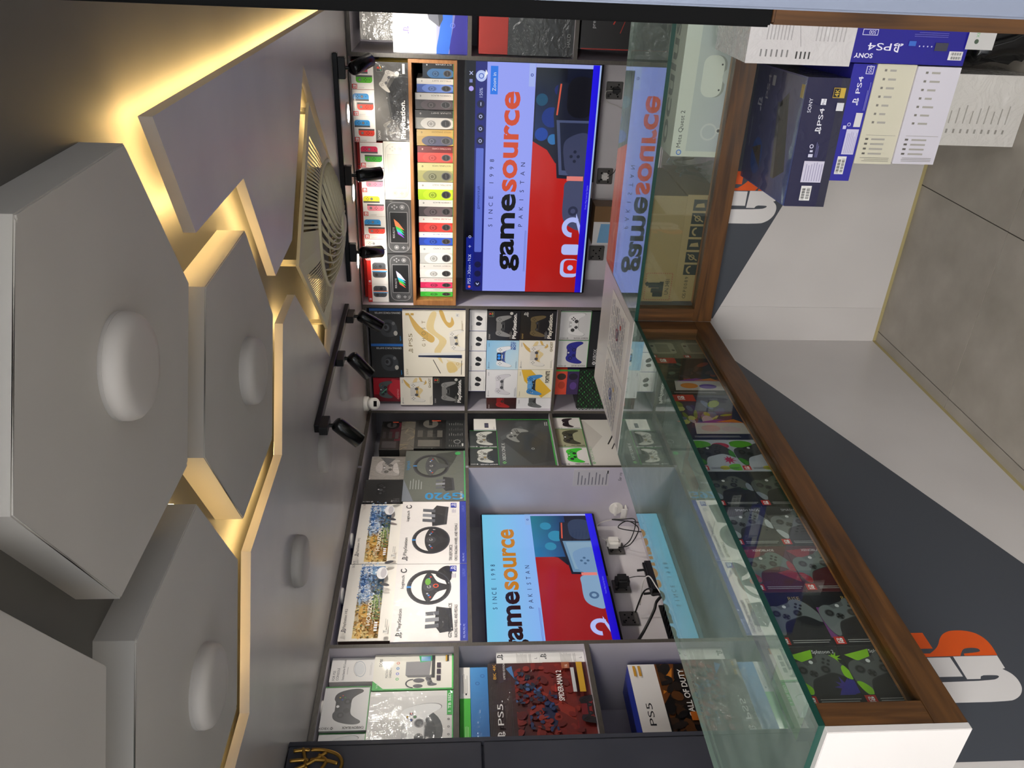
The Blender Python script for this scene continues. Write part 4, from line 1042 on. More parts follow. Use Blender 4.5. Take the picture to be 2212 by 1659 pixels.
def a_ghost_big(A):
    w, h = A.w, A.h
    A.rect(0, 0, w, h, 'f0e8d6'); gold_strokes(A)
    A.poly([(w * .20, h * .02), (w * .26, h * .30), (w * .05, h * .18)], 'e8d8b0'); A.smooth([(w * .10, h * .12), (w * .22, h * .2), (w * .2, h * .3), (w * .06, h * .26)], 'e2c684')
    ps_mark(A, w * .36, h * .84, h * .075, '8a7a50'); A.text('PS5', w * .46, h * .85, h * .06, '8a7a50', w=w * .19, bold=.0)
    for i, ch in enumerate('GH ST'):
        if ch != ' ': A.text(ch, w * (.46 + .085 * i), h * .64, h * .055, '8a7848')
    A.ring(w * .655, h * .668, h * .026, h * .034, '8a7848', 20); A.ell(w * .655, h * .668, h * .012, h * .012, 'd8a050'); A.text('OF YOTEI', w * .56, h * .60, h * .022, 'a89058')
    A.poly([(w * .285, h * .05), (w * .30, h * .76), (w * .325, h * .76), (w * .335, h * .05)], '1c2848'); A.poly([(w * .335, h * .05), (w * .325, h * .76), (w * .36, h * .74), (w * .375, h * .07)], 'e8e4de')
    A.line([(w * .05, h * .40), (w * .26, h * .52)], .004, '3a3428'); A.line([(w * .03, h * .06), (w * .25, h * .055)], .003, '3a3428')
    dpad(A, w * .55, h * .16, w * .155, 'ece6dc', rot=.1, center='d8c8a0'); A.rect(w * .90, h * .10, w * .955, h * .16, 'e8e4dc'); A.text('M', w * .913, h * .112, h * .03, '55503c')
    A.text('SONY', w * .03, h * .93, h * .03, '8a7a50'); A.rect(w * .92, h * .89, w * .95, h * .95, 'd0a850'); A.rect(w * .92, h * .82, w * .95, h * .87, 'd0a850'); A.ring(w * .20, h * .12, h * .02, h * .026, 'b89850', 16)
    A.lines(w * .7, h * .04, w * .85, h * .07, 2, 'b8a888')
def a_ds(bg, body, top='PlayStation', title=None, tcol='505058', pad=None, extra=None, dark='3a3a40', center=None, brand='SONY', bcol='707078', sc=.36):
    def f(A):
        w, h = A.w, A.h
        A.rect(0, 0, w, h, bg)
        if extra: extra(A)
        dpad(A, w * .48, h * .52, w * sc, body, pad, dark, center=center)
        A.text(brand, w * .80, h * .91, h * .035, bcol)
        ps_mark(A, w * .04, h * .90, h * .055, bcol); A.text('PlayStation', w * .11, h * .905, h * .035, bcol)
        if title: A.text(title, w * .97, h * .05, h * .075, tcol, w=w * .34, align='r', bold=.02)
        A.lines(w * .05, h * .04, w * .40, h * .10, 2, shade(bg, .75) if bg > '606060' else '70706c')
    return f
def a_ps_black(body, wire, gold=False):
    def f(A):
        w, h = A.w, A.h
        A.grad(0, 0, w, h, '0c0c0d', '141414', '1c1b1b' if not gold else '1a160c', '38373a' if not gold else '241e10')
        dpad(A, w * .48, h * .55, w * .36, body, shade(body, .9), '2a2a2c', center='0e0e10')
        A.text('PlayStation.', w * .06, h * .075, h * .15, 'f0ece6' if not gold else 'e8e0d0', w=w * .86, bold=.03)
        if gold: ps_mark(A, w * .80, h * .78, h * .13, 'd8d4cc')
        else: ps_color(A, w * .80, h * .80, h * .17, '2a2826')
        if not gold: A.ell(w * .92, h * .27, h * .05, h * .05, 'c8c4bc', 16)
        A.text('SONY', w * .05, h * .90, h * .045, 'e0dcd6' if not gold else 'c8a860'); A.lines(w * .06, h * .24, w * .36, h * .32, 3, '8a8884')
    return f
def a_ear(A):
    w, h = A.w, A.h
    A.rect(0, 0, w, h, 'ece9e6'); A.smooth([(w * .26, h * .42), (w * .30, h * .62), (w * .42, h * .60), (w * .44, h * .44), (w * .36, h * .30)], '2c2c30'); A.smooth([(w * .50, h * .30), (w * .52, h * .50), (w * .64, h * .62), (w * .74, h * .48), (w * .62, h * .26)], '1e1e22')
    A.lines(w * .05, h * .84, w * .3, h * .92, 2, 'a0a0a4'); A.lines(w * .05, h * .05, w * .8, h * .12, 2, 'c8c6c4'); A.rect(0, 0, w * .015, h, '1c2a9a')
def a_xb(bg, body, name, tcol='4a4846', dark='1c1c1e', grip=None, letters=True, base='6a6a6a', rim='2e9a3a', lw=True, extra=None):
    def f(A):
        w, h = A.w, A.h
        A.rect(0, 0, w, h, bg)
        if extra: extra(A)
        xpad(A, w * .54, h * .50, w * .40, body, dark, letters=letters, grip=grip)
        A.text(name, w * .085, h * .06, w * .052, tcol, rot=1, w=h * .46, bold=.02)
        xbox_logo(A, w * .075, h * .70, w * .05, tcol, bg, rot=1)
        A.rect(0, 0, w, h * .018, rim); A.rect(w * .982, 0, w, h, rim)
    return f
def camo(cols):
    def f(A):
        R = random.Random(3); w, h = A.w, A.h
        for i in range(26): A.ell(w * R.random(), h * R.random(), w * (.04 + .10 * R.random()), h * (.03 + .06 * R.random()), cols[i % len(cols)], 9, R.random() * 3)
    return f
def a_astro(A):
    w, h = A.w, A.h
    A.grad(0, 0, w, h, 'd8ecf4', 'b8dcf0', '8cc4ec', 'a8d4f0'); dpad(A, w * .45, h * .5, w * .36, 'eef0f4', '2c4a9a', '1c3a8a', center='2a50b0')
    A.rrect(w * .31, h * .54, w * .59, h * .68, .006, '16224a'); A.ell(w * .40, h * .61, w * .045, h * .05, '3a9aff', 14); A.ell(w * .50, h * .61, w * .045, h * .05, '3a9aff', 14)
    A.text('ASTRO', w * .97, h * .20, h * .06, '1c50b0', align='r', bold=.03, w=w * .27); A.text('BOT', w * .97, h * .10, h * .08, '1c50b0', align='r', bold=.03, w=w * .27)
    A.text('SONY', w * .8, h * .91, h * .035, '3a5a8a'); ps_mark(A, w * .04, h * .90, h * .055, '3a5a8a'); A.text('PlayStation', w * .11, h * .905, h * .035, '3a5a8a'); A.lines(w * .05, h * .05, w * .35, h * .1, 2, '8ab0c8')
def a_fort(A):
    w, h = A.w, A.h
    A.rect(0, 0, w, h, 'efe6cc'); A.poly([(0, h * .28), (w * .25, 0), (w, h * .62), (w, h * .9), (w * .6, h * .8)], 'e8b83c'); A.poly([(w * .3, 0), (w * .45, 0), (w, h * .42), (w, h * .52)], 'f2ead4')
    dpad(A, w * .46, h * .55, w * .36, '4a90d0', '6aa8e0', '1c1c24', center='1a1c22')
    R = random.Random(5)
    for i in range(16): A.ell(w * (.18 + .56 * R.random()), h * (.5 + .22 * R.random()), w * .012, h * .014, ['e8d060', '2858a0', 'e8e8f0'][i % 3], 7)
    A.text('FORTNITE', w * .97, h * .08, h * .12, '1a1814', align='r', w=w * .42, bold=.02); A.text('SONY', w * .8, h * .91, h * .035, '7a7460'); A.text('PlayStation', w * .06, h * .905, h * .035, '7a7460')
def a_xsx(A):
    w, h = A.w, A.h
    A.grad(0, 0, w, h, '141516', '0c0d0e', '1e2022', '26282a'); xbox_logo(A, w * .04, h * .82, h * .07, 'd8d8d8', '1a1b1c'); A.rect(w * .55, h * .1, w * .9, h * .72, '26282a')
def a_greenhex(A):
    w, h = A.w, A.h
    A.rect(0, 0, w, h, '0e1210'); s_ = w / 11; row = 0; y = 0
    while y < h:
        for i in range(12): 
            x = (i + (row % 2) * .5) * s_; A.ell(x, y, s_ * .34, s_ * .16, ['1c4a28', '2a7a3a', '173a22'][(i + row) % 3], 6)
        y += s_ * .42; row += 1
def a_ps4_white(A):
    w, h = A.w, A.h
    A.grad(0, 0, w, h, '2030a8', '1828a0', 'f6f4f4', 'fffdf8'); A.rect(0, h * .42, w, h, 'fbf6f0'); A.smooth([(0, h * .42), (w * .4, h * .36), (w, h * .46), (w, h * .30), (w * .5, h * .2), (0, h * .26)], '2a68d0')
    A.smooth([(0, h * .24), (w * .5, h * .16), (w, h * .25), (w, 0), (0, 0)], '241c8c')
    A.poly([(w * .28, h * .38), (w * .36, h * .52), (w * .98, h * .74), (w * .98, h * .46)], '6c6e78'); A.poly([(w * .28, h * .38), (w * .98, h * .46), (w * .98, h * .38), (w * .36, h * .33)], '3e4048')
    ps_mark(A, w * .2, h * .78, h * .085, '5a48c0'); A.text('PS4', w * .48, h * .79, h * .06, '5a48c0', w=w * .45)
    for s_, x, y in (('x', .74, .10), ('o', .5, .12), ('o', .3, .2)): A.ring(w * x, h * y, .009, .011, '7a88e8', 16)
    A.line([(w * .55, h * .26), (w * .6, h * .22), (w * .5, h * .22), (w * .55, h * .26)], .002, '6a80e0')
def a_sony_anniv(A):
    w, h = A.w, A.h
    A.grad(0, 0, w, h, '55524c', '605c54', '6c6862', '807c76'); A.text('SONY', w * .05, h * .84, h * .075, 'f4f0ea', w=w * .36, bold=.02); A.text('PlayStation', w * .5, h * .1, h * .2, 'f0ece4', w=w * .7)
    A.poly([(w * .3, h * .2), (w * .9, h * .3), (w * .9, h * .7), (w * .35, h * .6)], '8a867e')
def a_nintendo_red(A):
    w, h = A.w, A.h
    A.rect(0, 0, w, h, 'b03228'); A.rrect(w * .50, h * .42, w * 1.2, h * .62, h * .09, 'e8d8d0'); A.rrect(w * .515, h * .44, w * 1.2, h * .60, h * .07, 'b03228'); A.text('Nintendo', w * .55, h * .465, h * .10, 'e8d8d0', w=w * .62, bold=.02)
def a_xb_black(A):
    w, h = A.w, A.h
    A.grad(0, 0, w, h, '1e1f1e', '181918', '2c2e2c', '242624'); xb_mark(A, w * .55, h * .84, h * .045, 'c8dcc0', '3a6a3a'); A.text('XBOX', w * .67, h * .81, h * .06, 'd8d8d4'); A.text('HALO', w * .10, h * .05, h * .05, '8a8c88')
    A.poly([(w * .6, h * .3), (w * 1.0, h * .35), (w * 1.0, h * .62), (w * .7, h * .58)], '30352f')
def a_black_red(A):
    w, h = A.w, A.h
    A.grad(0, 0, w, h, '141213', '0e0d0e', '1c1a1b', '201e1f'); A.line([(0, h * .99), (0, 0)], .01, 'a82a1c'); A.line([(w * .3, h * .66), (w * .62, h * .52)], .006, 'c0301c'); A.line([(w * .2, h * .58), (w * .60, h * .46)], .004, 'a02818')
    A.text('predator', w * .25, h * .84, h * .05, 'c8c4c4'); A.poly([(w * .6, h * .7), (w * .9, h * .8), (w * .9, h * .4), (w * .7, h * .45)], '4a484a')
def a_legion(red):
    def f(A):
        w, h = A.w, A.h
        A.grad(0, 0, w, h, '1c1b1a', '141414', '201f1e', '2c2a28')
        if red: A.rect(w * .30, 0, w * .95, h * .30, '5a1424'); A.rect(w * .40, 0, w * .80, h * .55, '40121e')
        c = '6c6860' if not red else '4c4a4a'
        A.rect(w * .04, h * .10, w * .30, h * .95, '2e2c2a'); A.rect(w * .06, h * .18, w * .28, h * .88, c)
        x = w * .36
        A.rect(x, h * .08, x + w * .05, h * .92, '26251f'); 
        for k in (.10, .42, .74): A.rect(x + w * .02, h * k, x + w * .26, h * (k + .17), shade(c, .75 + .15 * (k < .3)))
        A.ring(w * .86, h * .50, h * .26, h * .40, '0e0e0e', 30); A.ell(w * .86, h * .50, h * .25, h * .25, shade(c, .9)); A.rect(w * .80, h * .44, w, h * .56, '1a1a1a')
        A.rect(w * .955, h * .16, w * .985, h * .46, 'e05a3c')
    return f
def a_spec(A):
    w, h = A.w, A.h
    A.rect(0, 0, w, h, '2a2c2c')
    for i in range(5): A.lines(w * (.05 + .19 * i), h * .12, w * (.16 + .19 * i), h * .9, 7, ['8a8c88', '5c5e5c'][i % 2], .25, .6)
    A.ring(w * .22, h * .4, h * .14, h * .18, '9a9c98', 20); A.rect(w * .07, h * .08, w * .16, h * .16, 'd8d8d4')
def a_wcard(A):
    w, h = A.w, A.h
    A.rect(0, 0, w, h, 'efebe4'); A.rect(w * .20, h * .34, w * .62, h * .52, '3a3848'); A.rect(w * .28, h * .36, w * .54, h * .50, '56546a'); A.lines(w * .06, h * .08, w * .3, h * .14, 2, 'b8b4b0'); A.rect(0, 0, w * .02, h, '2030a8')
def a_cipher(A):
    w, h = A.w, A.h
    A.grad(0, 0, w, h, '282c2c', '202424', '303636', '3a4040'); xpad(A, w * .56, h * .5, w * .40, 'c8c8c0', '5a5850', letters=False); A.ell(w * .45, h * .48, w * .04, w * .035, 'b89a50')
    R = random.Random(9)
    for i in range(14): A.line([(w * (.25 + .6 * R.random()), h * (.25 + .5 * R.random())), (w * (.25 + .6 * R.random()), h * (.3 + .5 * R.random()))], .0012, '8a8a84')
    A.text('GHOST CIPHER', w * .07, h * .05, w * .05, 'e8e8e8', rot=1, w=h * .6, bold=.02); xbox_logo(A, w * .08, h * .72, w * .045, 'e8e8e8', '303636', rot=1); A.rect(0, 0, w, h * .02, '3aa040'); A.rect(w * .985, 0, w, h, '3aa040')
def a_onex(A):
    w, h = A.w, A.h
    A.grad(0, 0, w, h, '3c3f3f', '2e3131', '454848', '4c5050'); A.poly([(w * .02, h * .42), (w * .52, h * .92), (w * .78, h * .50), (w * .40, h * .02), (w * .10, h * .02)], '343737'); A.poly([(w * .52, h * .92), (w * .78, h * .50), (w * .85, h * .55), (w * .60, h * .95)], '505454')
    xpad(A, w * .66, h * .66, w * .15, '8a8c88', '26282a', rot=-.5, letters=False); A.text('XBOX ONE X', w * .10, h * .88, h * .06, 'd8dcd8'); xb_mark(A, w * .055, h * .91, h * .035, '7ac070', '3c3f3f'); A.lines(w * .85, h * .05, w * .96, h * .12, 2, 'b8bcb8')
    A.rect(0, 0, w, h * .025, '3a9a40'); A.ring(w * .34, h * .38, h * .02, h * .028, 'c0c4c0', 16); A.rect(w * .985, 0, w, h, '3a9a40')
def a_ones(A):
    w, h = A.w, A.h
    A.rect(0, 0, w, h, 'e2ded6'); A.poly([(w * .30, h * .95), (w * .62, h * .62), (w * .98, h * .92), (w * .98, h)], 'cfcac2'); A.line([(w * .45, h * .55), (w * .78, h * .30)], .008, '2a2826'); A.line([(w * .35, h * .50), (w * .68, h * .26)], .006, '2a2826')
    A.text('XBOX ONE S', w * .12, h * .90, h * .055, '8ab88a'); xb_mark(A, w * .07, h * .925, h * .035, '6ab06a', 'e2ded6'); A.lines(w * .05, h * .05, w * .5, h * .2, 5, 'c0bcb4')
def a_wrapped(A):
    w, h = A.w, A.h
    A.grad(0, 0, w, h, '9a948c', '8a847c', 'b0aaa2', 'c8c2ba'); A.smooth([(w * .2, h * .2), (w * .25, h * .7), (w * .5, h * .85), (w * .8, h * .7), (w * .75, h * .3), (w * .5, h * .2)], 'd6d0ca'); xpad(A, w * .5, h * .45, w * .35, 'bab4ae', '6a6660', letters=False); A.poly([(w * .6, h * .5), (w * .95, h * .75), (w * .9, h * .3)], '6c6c6c')
def a_elite(A):
    w, h = A.w, A.h
    A.grad(0, 0, w, h, '1a1b1c', '141516', '3c3e3e', '2a2b2b'); xpad(A, w * .58, h * .5, w * .33, '232425', '3a3b3c', letters=False); A.ell(w * .55, h * .56, w * .05, w * .05, '55585a'); xbox_logo(A, w * .07, h * .72, w * .05, 'd0d0d0', '2a2b2b', rot=1); A.text('ELITE', w * .10, h * .05, w * .065, 'c8c8c8', rot=1); A.text('SERIES 2', w * .17, h * .05, w * .03, '8a8a8a', rot=1)
def a_vr(A):
    w, h = A.w, A.h
    A.rect(0, 0, w, h, 'efe9df')
    x0, y0, x1, y1 = w * .03, h * .24, w * .97, h * .74
    A.grad(x0, y0, x1, y1, 'b89858', '7aa0c8', '5a84c0', 'e8c87c')
    for x, y, rx, ry, c in ((.20, .42, .14, .10, 'b88a3c'), (.12, .62, .10, .06, 'e0b464'), (.34, .58, .12, .10, 'd8a850'), (.30, .34, .14, .06, '6a8448'), (.46, .38, .10, .08, '88a058'), (.60, .58, .12, .10, 'c8d4e4'), (.72, .66, .14, .05, '4a78b8'), (.80, .46, .12, .08, '8ab0d0'), (.66, .36, .08, .06, '48607c'), (.90, .60, .06, .10, 'd8e0ea'), (.52, .68, .08, .04, 'a8c0d8')):
        A.ell(w * x, h * y, w * rx, h * ry, c, 12)
    A.poly([(w * .05, h * .25), (w * .12, h * .55), (w * .16, h * .50), (w * .24, h * .66), (w * .30, h * .45), (w * .36, h * .25)], 'a87830'); A.poly([(w * .55, h * .25), (w * .62, h * .48), (w * .70, h * .40), (w * .78, h * .62), (w * .86, h * .42), (w * .93, h * .25)], '5a7890')
    xm = w * .46
    brush(A, x0, y0, xm, y1, ['c89a48', 'e0b868', 'a87c34', 'd8c080', '8a7438', 'f0dca0', '6a7a3c'], 170, h * .028, 11); brush(A, x0 + w * .2, y0, w * .62, h * .42, ['5a7a3c', '7a9448', '48603a', '9aa860'], 80, h * .026, 12)
    brush(A, xm, h * .38, x1, y1, ['6a94c8', '9ab8dc', 'c8d8e8', '4a74ac', 'e4ecf4', '8098b0'], 170, h * .028, 13); brush(A, w * .56, y0, w * .78, h * .5, ['3a4c64', '5a6c80', '8a7a58', '2c3a50'], 70, h * .024, 14)
    A.text('HORIZON', w * .12, h * .40, h * .085, 'f4ecd8', w=w * .36, bold=.01); A.text('CALL OF THE MOUNTAIN', w * .14, h * .345, h * .03, 'f0e8d4', w=w * .32)
    A.ell(w * .80, h * .28, w * .085, h * .115, 'f0eeee', 20); A.ell(w * .80, h * .25, w * .07, h * .06, 'c8c4c8', 18); A.ell(w * .84, h * .33, w * .03, h * .03, 'f8f6f6'); A.ell(w * .955, h * .16, w * .02, h * .10, '3a3a40', 12, .3); A.ell(w * .64, h * .20, w * .02, h * .10, '3a3a40', 12, -.3)
    ps_mark(A, w * .03, h * .84, h * .10, '2a2a30'); A.text('PlayStation VR2', w * .085, h * .855, h * .065, '2a2a30', w=w * .24); A.text('SONY', w * .88, h * .87, h * .05, '2a2a30'); A.rect(w * .02, h * .05, w * .06, h * .14, 'd8d4cc'); A.text('T', w * .03, h * .065, h * .06, '2a2a2a'); A.lines(w * .09, h * .06, w * .2, h * .13, 2, 'b0aca4')
    for k in range(4): A.rect(w * (.05 + .03 * k), h * .26, w * (.07 + .03 * k), h * .32, 'e8e8ec')
def wheel(A, cx, cy, r, hub='26282c', green=None, tilt=.92):
    A.ring(cx, cy, r * .80, r, '1e2024', 36, tilt); A.ring(cx, cy, r * .93, r * .985, '3c3e44', 36, tilt)
    A.smooth([(cx - r * .8, cy + r * .1), (cx - r * .3, cy + r * .28), (cx + r * .3, cy + r * .28), (cx + r * .8, cy + r * .1), (cx + r * .75, cy - r * .1), (cx + r * .3, cy - r * .35), (cx + r * .1, cy - r * .8), (cx - r * .1, cy - r * .8), (cx - r * .3, cy - r * .35), (cx - r * .75, cy - r * .1)], hub)
    A.ell(cx, cy, r * .24, r * .24, '3e4046', 18); A.text('G', cx - r * .07, cy - r * .08, r * .16, 'c8c8c8')
    for k in (-1, 1):
        for j in range(3): A.ell(cx + k * r * (.38 + .10 * j), cy + r * .06 * (1 - j), r * .045, r * .045, ['b8bac0', '5a8ad0', 'c04030'][j], 10)
    if green: A.ell(cx + r * .3, cy + r * .05, r * .2, r * .12, green, 14); A.ring(cx + r * .06, cy - r * .28, r * .07, r * .12, 'd05030', 18)
    A.rect(cx - r * .05, cy + r * .80 * tilt, cx + r * .05, cy + r * tilt, '3a8ad0')
def pedals(A, x, y, s, flip=1):
    A.poly([(x, y), (x + flip * s * .10, y - s * .55), (x + flip * s * 1.15, y - s * .62), (x + flip * s * 1.25, y - s * .15), (x + flip * s * .9, y + s * .05)], '26282c'); A.poly([(x, y), (x + flip * s * .10, y - s * .55), (x + flip * s * 1.15, y - s * .62), (x + flip * s * 1.18, y - s * .52), (x + flip * s * .16, y - s * .44)], '3a3c40')
    for k in range(3): A.poly([(x + flip * s * (.22 + .30 * k), y - s * .10), (x + flip * s * (.27 + .30 * k), y + s * .38), (x + flip * s * (.44 + .30 * k), y + s * .38), (x + flip * s * (.40 + .30 * k), y - s * .10)], '5c5e64' if k != 1 else '8a8c92')
def a_wheelbox(name, sub, mode):
    def f(A):
        w, h = A.w, A.h
        A.rect(0, 0, w, h, 'ece6e2' if mode != 'dark' else '63675f')
        if mode == 'g29':
            A.smooth([(w * .76, h * .24), (w * .95, h * .22), (w * .96, h * .34), (w * .84, h * .44)], '1e2024'); wheel(A, w * .68, h * .53, w * .235, green='6aa838'); pedals(A, w * .42, h * .42, w * .26, -1)
        elif mode == 'g923':
            A.smooth([(w * .22, h * .34), (w * .18, h * .52), (w * .38, h * .60), (w * .52, h * .5), (w * .46, h * .30)], '1e2024'); wheel(A, w * .36, h * .53, w * .215); pedals(A, w * .58, h * .52, w * .28, 1)
        else:
            A.poly([(0, h * .82), (w * .42, h), (0, h)], '7a8088'); A.smooth([(w * .62, h * .30), (w * .97, h * .12), (w * .96, h * .3), (w * .9, h * .5)], '3e423e'); wheel(A, w * .68, h * .56, w * .235, '44484a'); pedals(A, w * .46, h * .36, w * .22, -1)
            A.text('G920', w * .155, h * .02, w * .13, '2a8ac0', rot=1, w=h * .62, bold=.02); A.text('logitech', w * .60, h * .90, h * .075, '2a8ac0'); A.lines(w * .22, h * .70, w * .42, h * .92, 5, '9aa09a', .3)
            A.ell(w * .94, h * .12, w * .035, w * .035, '3aa858'); xbox_logo(A, w * .04, h * .05, h * .035, 'd0d4d0', '63675f'); A.rect(0, 0, w, h * .02, '4aa860')
            return
        A.rect(0, 0, w, h * .10, '2a3aa0'); A.text('PS5, PS4, PS3, PC' if mode == 'g29' else 'PS5, PS4, PC', w * .03, h * .03, h * .028, 'b8c4f0'); A.text('LIXUV', w * .93, h * .025, h * .04, '6a7ad0', align='r')
        ps_mark(A, w * .04, h * .85, h * .09, '26262c'); A.text('PlayStation', w * .125, h * .865, h * .062, '26262c', w=w * .27); A.text('logitech', w * .66, h * .865, h * .055, '3a3a40', w=w * .18); A.ring(w * .91, h * .895, h * .03, h * .045, '26262c', 18, a0=.8, a1=6.0)
        A.text(name, w * .04, h * .21, h * .045, '2a2a30', w=w * (.42 if mode == 'g29' else .24)); A.text(sub, w * .04, h * .135, h * .04, '2a2a30', w=w * (.40 if mode == 'g29' else .58))
        A.rect(w * .89, h * .15, w * .97, h * .24, '2a3aa0'); ps_mark(A, w * .905, h * .155, h * .075, 'e8e8f4'); A.lines(w * .80, h * .16, w * .87, h * .23, 4, '9a98b0', .35)
    return f
def a_stand(A):
    w, h = A.w, A.h
    A.rect(0, 0, w, h, 'eae6e2'); A.text('FOR PS5', w * .06, h * .88, h * .055, '2e2c34'); A.text('CONSOLE', w * .06, h * .79, h * .055, '2e2c34'); A.text('Vertical Stand for PS5 Console', w * .06, h * .67, h * .05, '3a3840', w=w * .86); A.lines(w * .3, h * .6, w * .62, h * .63, 1, 'a8a4a0')
    A.ring(w * .52, h * .32, w * .30, w * .34, 'c4c8cc', 32, .55, .15); A.ring(w * .52, h * .34, w * .325, w * .34, '6a6e74', 32, .55, .15, .3, 2.6); A.ell(w * .52, h * .33, w * .26, h * .11, 'dcdcdc', 24, .15); A.lines(w * .25, h * .05, w * .85, h * .10, 3, 'c0bcb8', .3)
def a_dock(A):
    w, h = A.w, A.h
    A.rect(0, 0, w, h, 'eee9dc'); A.poly([(0, h), (w * .26, h), (0, h * .84)], '3cb04a'); A.poly([(0, h * .6), (0, h * .58), (1e-4, h * .58)], '3cb04a'); A.rect(0, 0, w * .04, h * .98, '3cb04a'); A.rect(0, 0, w, h * .02, '58c060')
    A.text('DOBE', w * .66, h * .90, h * .035, '2a2a2a', w=w * .22); A.text('MULTI-FUNCTION', w * .34, h * .82, h * .028, '4a4842', w=w * .40); A.text('CHARGING DOCK', w * .34, h * .775, h * .028, '4a4842', w=w * .38)
    for x, c in ((.30, '4ac060'), (.45, '5a68d0'), (.60, '3a90d8'), (.75, 'e07050')): A.ring(w * x, h * .70, w * .022, w * .036, c, 16)
    A.poly([(w * .40, h * .60), (w * .78, h * .60), (w * .80, h * .28), (w * .40, h * .30)], '8c8a8c'); A.poly([(w * .40, h * .60), (w * .34, h * .565), (w * .34, h * .33), (w * .40, h * .30)], '6a686a'); A.poly([(w * .76, h * .42), (w * .95, h * .44), (w * .95, h * .26), (w * .80, h * .27)], '3cb070'); A.grad(w * .80, h * .29, w * .93, h * .41, '6aa8d8', '4a80c0', 'c8e0f0', '9ac8e8')
    A.ring(w * .17, h * .50, w * .10, w * .125, '3a3a3e', 24, 1.4, 0, 0, PI); A.ell(w * .10, h * .44, w * .05, h * .06, '5a585c'); A.ell(w * .25, h * .43, w * .06, h * .07, '5a585c'); xpad(A, w * .24, h * .29, w * .15, '6a686c', '2a2a2c', rot=.3, letters=False)
    for k in range(3): A.rect(w * (.24 + .18 * k), h * .16, w * (.38 + .18 * k), h * .21, '3a2a3c')
    A.rect(w * .32, h * .235, w * .95, h * .275, '2e2e30'); A.rect(w * .78, h * .06, w * .96, h * .10, '2a261c'); A.rect(w * .78, h * .08, w * .96, h * .10, 'd8a838'); A.text('For Series X', w * .05, h * .93, h * .025, 'c8e8c8', w=w * .15)
def a_seriess(A):
    w, h = A.w, A.h
    A.rect(0, 0, w, h, 'dedcd8'); A.rect(w * .93, 0, w, h, 'e6e4e0'); A.ell(w * .45, h * .40, w * .30, h * .28, '55585a', 28); A.poly([(w * .10, h * .40), (w * .10, h * .72), (w * .6, h * .86), (w * .6, h * .5)], 'd2d0cc'); A.ell(w * .45, h * .40, w * .22, h * .2, '46494b', 24); xpad(A, w * .46, h * .42, w * .36, 'ececea', '46484a'); A.rect(0, 0, w, h * .015, '50b060')
    A.rect(w * .66, h * .015, w, h * .075, '3fae4c'); A.text('1 TB SSD', w * .70, h * .028, h * .035, 'eaf6ea', w=w * .26, bold=.02)
    for x in (.40, .50, .60): A.ring(w * x, h * .055, h * .008, h * .014, '4a4a4c', 10)
    A.text('XBOX', w * .1, h * .92, h * .035, 'b8b6b2')
def a_hero_ps5(A):
    w, h = A.w, A.h
    A.grad(0, 0, w, h, '7a1c14', '4a1812', '2a2220', '1e1a1a'); A.grad(0, h * .16, w, h * .80, '8a1e14', '701a12', '3a1e1a', '241c1c')
    for i in range(16): A.line([(0, h * (.78 + .016 * i)), (w, h * (.78 + .016 * i))], h * .004, '3c3432')
    A.poly([(0, h * .10), (0, h * .70), (w * .12, h * .66), (w * .05, h * .12)], '14141c'); A.poly([(w * .12, h * .2), (w * .55, h * .62), (w, h * .44), (w, h * .2), (w * .5, h * .14)], '6e1c12')
    A.poly([(w * .30, h * .18), (w * .62, h * .60), (w * .70, h * .56), (w * .44, h * .18)], '8e2a1a'); A.poly([(w * .16, h * .40), (w * .30, h * .52), (w * .66, h * .40), (w * .34, h * .34)], '1c2444'); A.poly([(w * .60, h * .62), (w * .86, h * .78), (w * .92, h * .70), (w * .72, h * .52)], '22304c'); A.line([(w * .52, h * .66), (w * .99, h * .54)], .0015, 'b8b4b4'); A.poly([(w * .80, h * .74), (w * .93, h * .82), (w * .96, h * .76)], '4a7ab0')
    brush(A, w * .02, h * .12, w * .98, h * .74, ['701c14', '7a2016', '641812', '5a1610', '84261a'], 90, w * .06, 23); brush(A, w * .16, h * .34, w * .58, h * .62, ['1e2844', '27355c', '3a1c22', '8e2c1e', '2a3f70'], 46, w * .032, 21); brush(A, w * .48, h * .48, w * .86, h * .74, ['1c2234', '24304c', '16181f', '3a5684', '4a1a16'], 46, w * .03, 22)
    ps_mark(A, w * .09, h * .86, h * .075, 'f0ecea'); A.text('PS5.', w * .24, h * .87, h * .055, 'f0ecea', w=w * .28)
    A.text('SPIDER-MAN 2', w * .50, h * .27, h * .055, 'f0e8e4', w=w * .37, bold=.02); A.text('MARVEL', w * .61, h * .335, h * .018, 'd0302c', w=w * .1); A.text('8K 4K', w * .77, h * .92, h * .03, 'd8a030', w=w * .19); A.text('LIMITED EDITION', w * .77, h * .83, h * .02, 'e8e4e0', w=w * .2)
    dpad(A, w * .40, h * .05, w * .16, '1c1416', '701818', '0e0e10', center='8a1c18'); A.rect(w * .60, h * .14, w * .90, h * .175, 'c8c8c8'); A.rect(w * .60, h * .05, w * .97, h * .11, 'c89a28'); A.rect(w * .89, h * .18, w * .97, h * .26, 'a05838'); A.text('16', w * .905, h * .20, h * .03, 'f0e0d0'); A.rect(w * .6, h * .125, w * .95, h * .13, '101010')
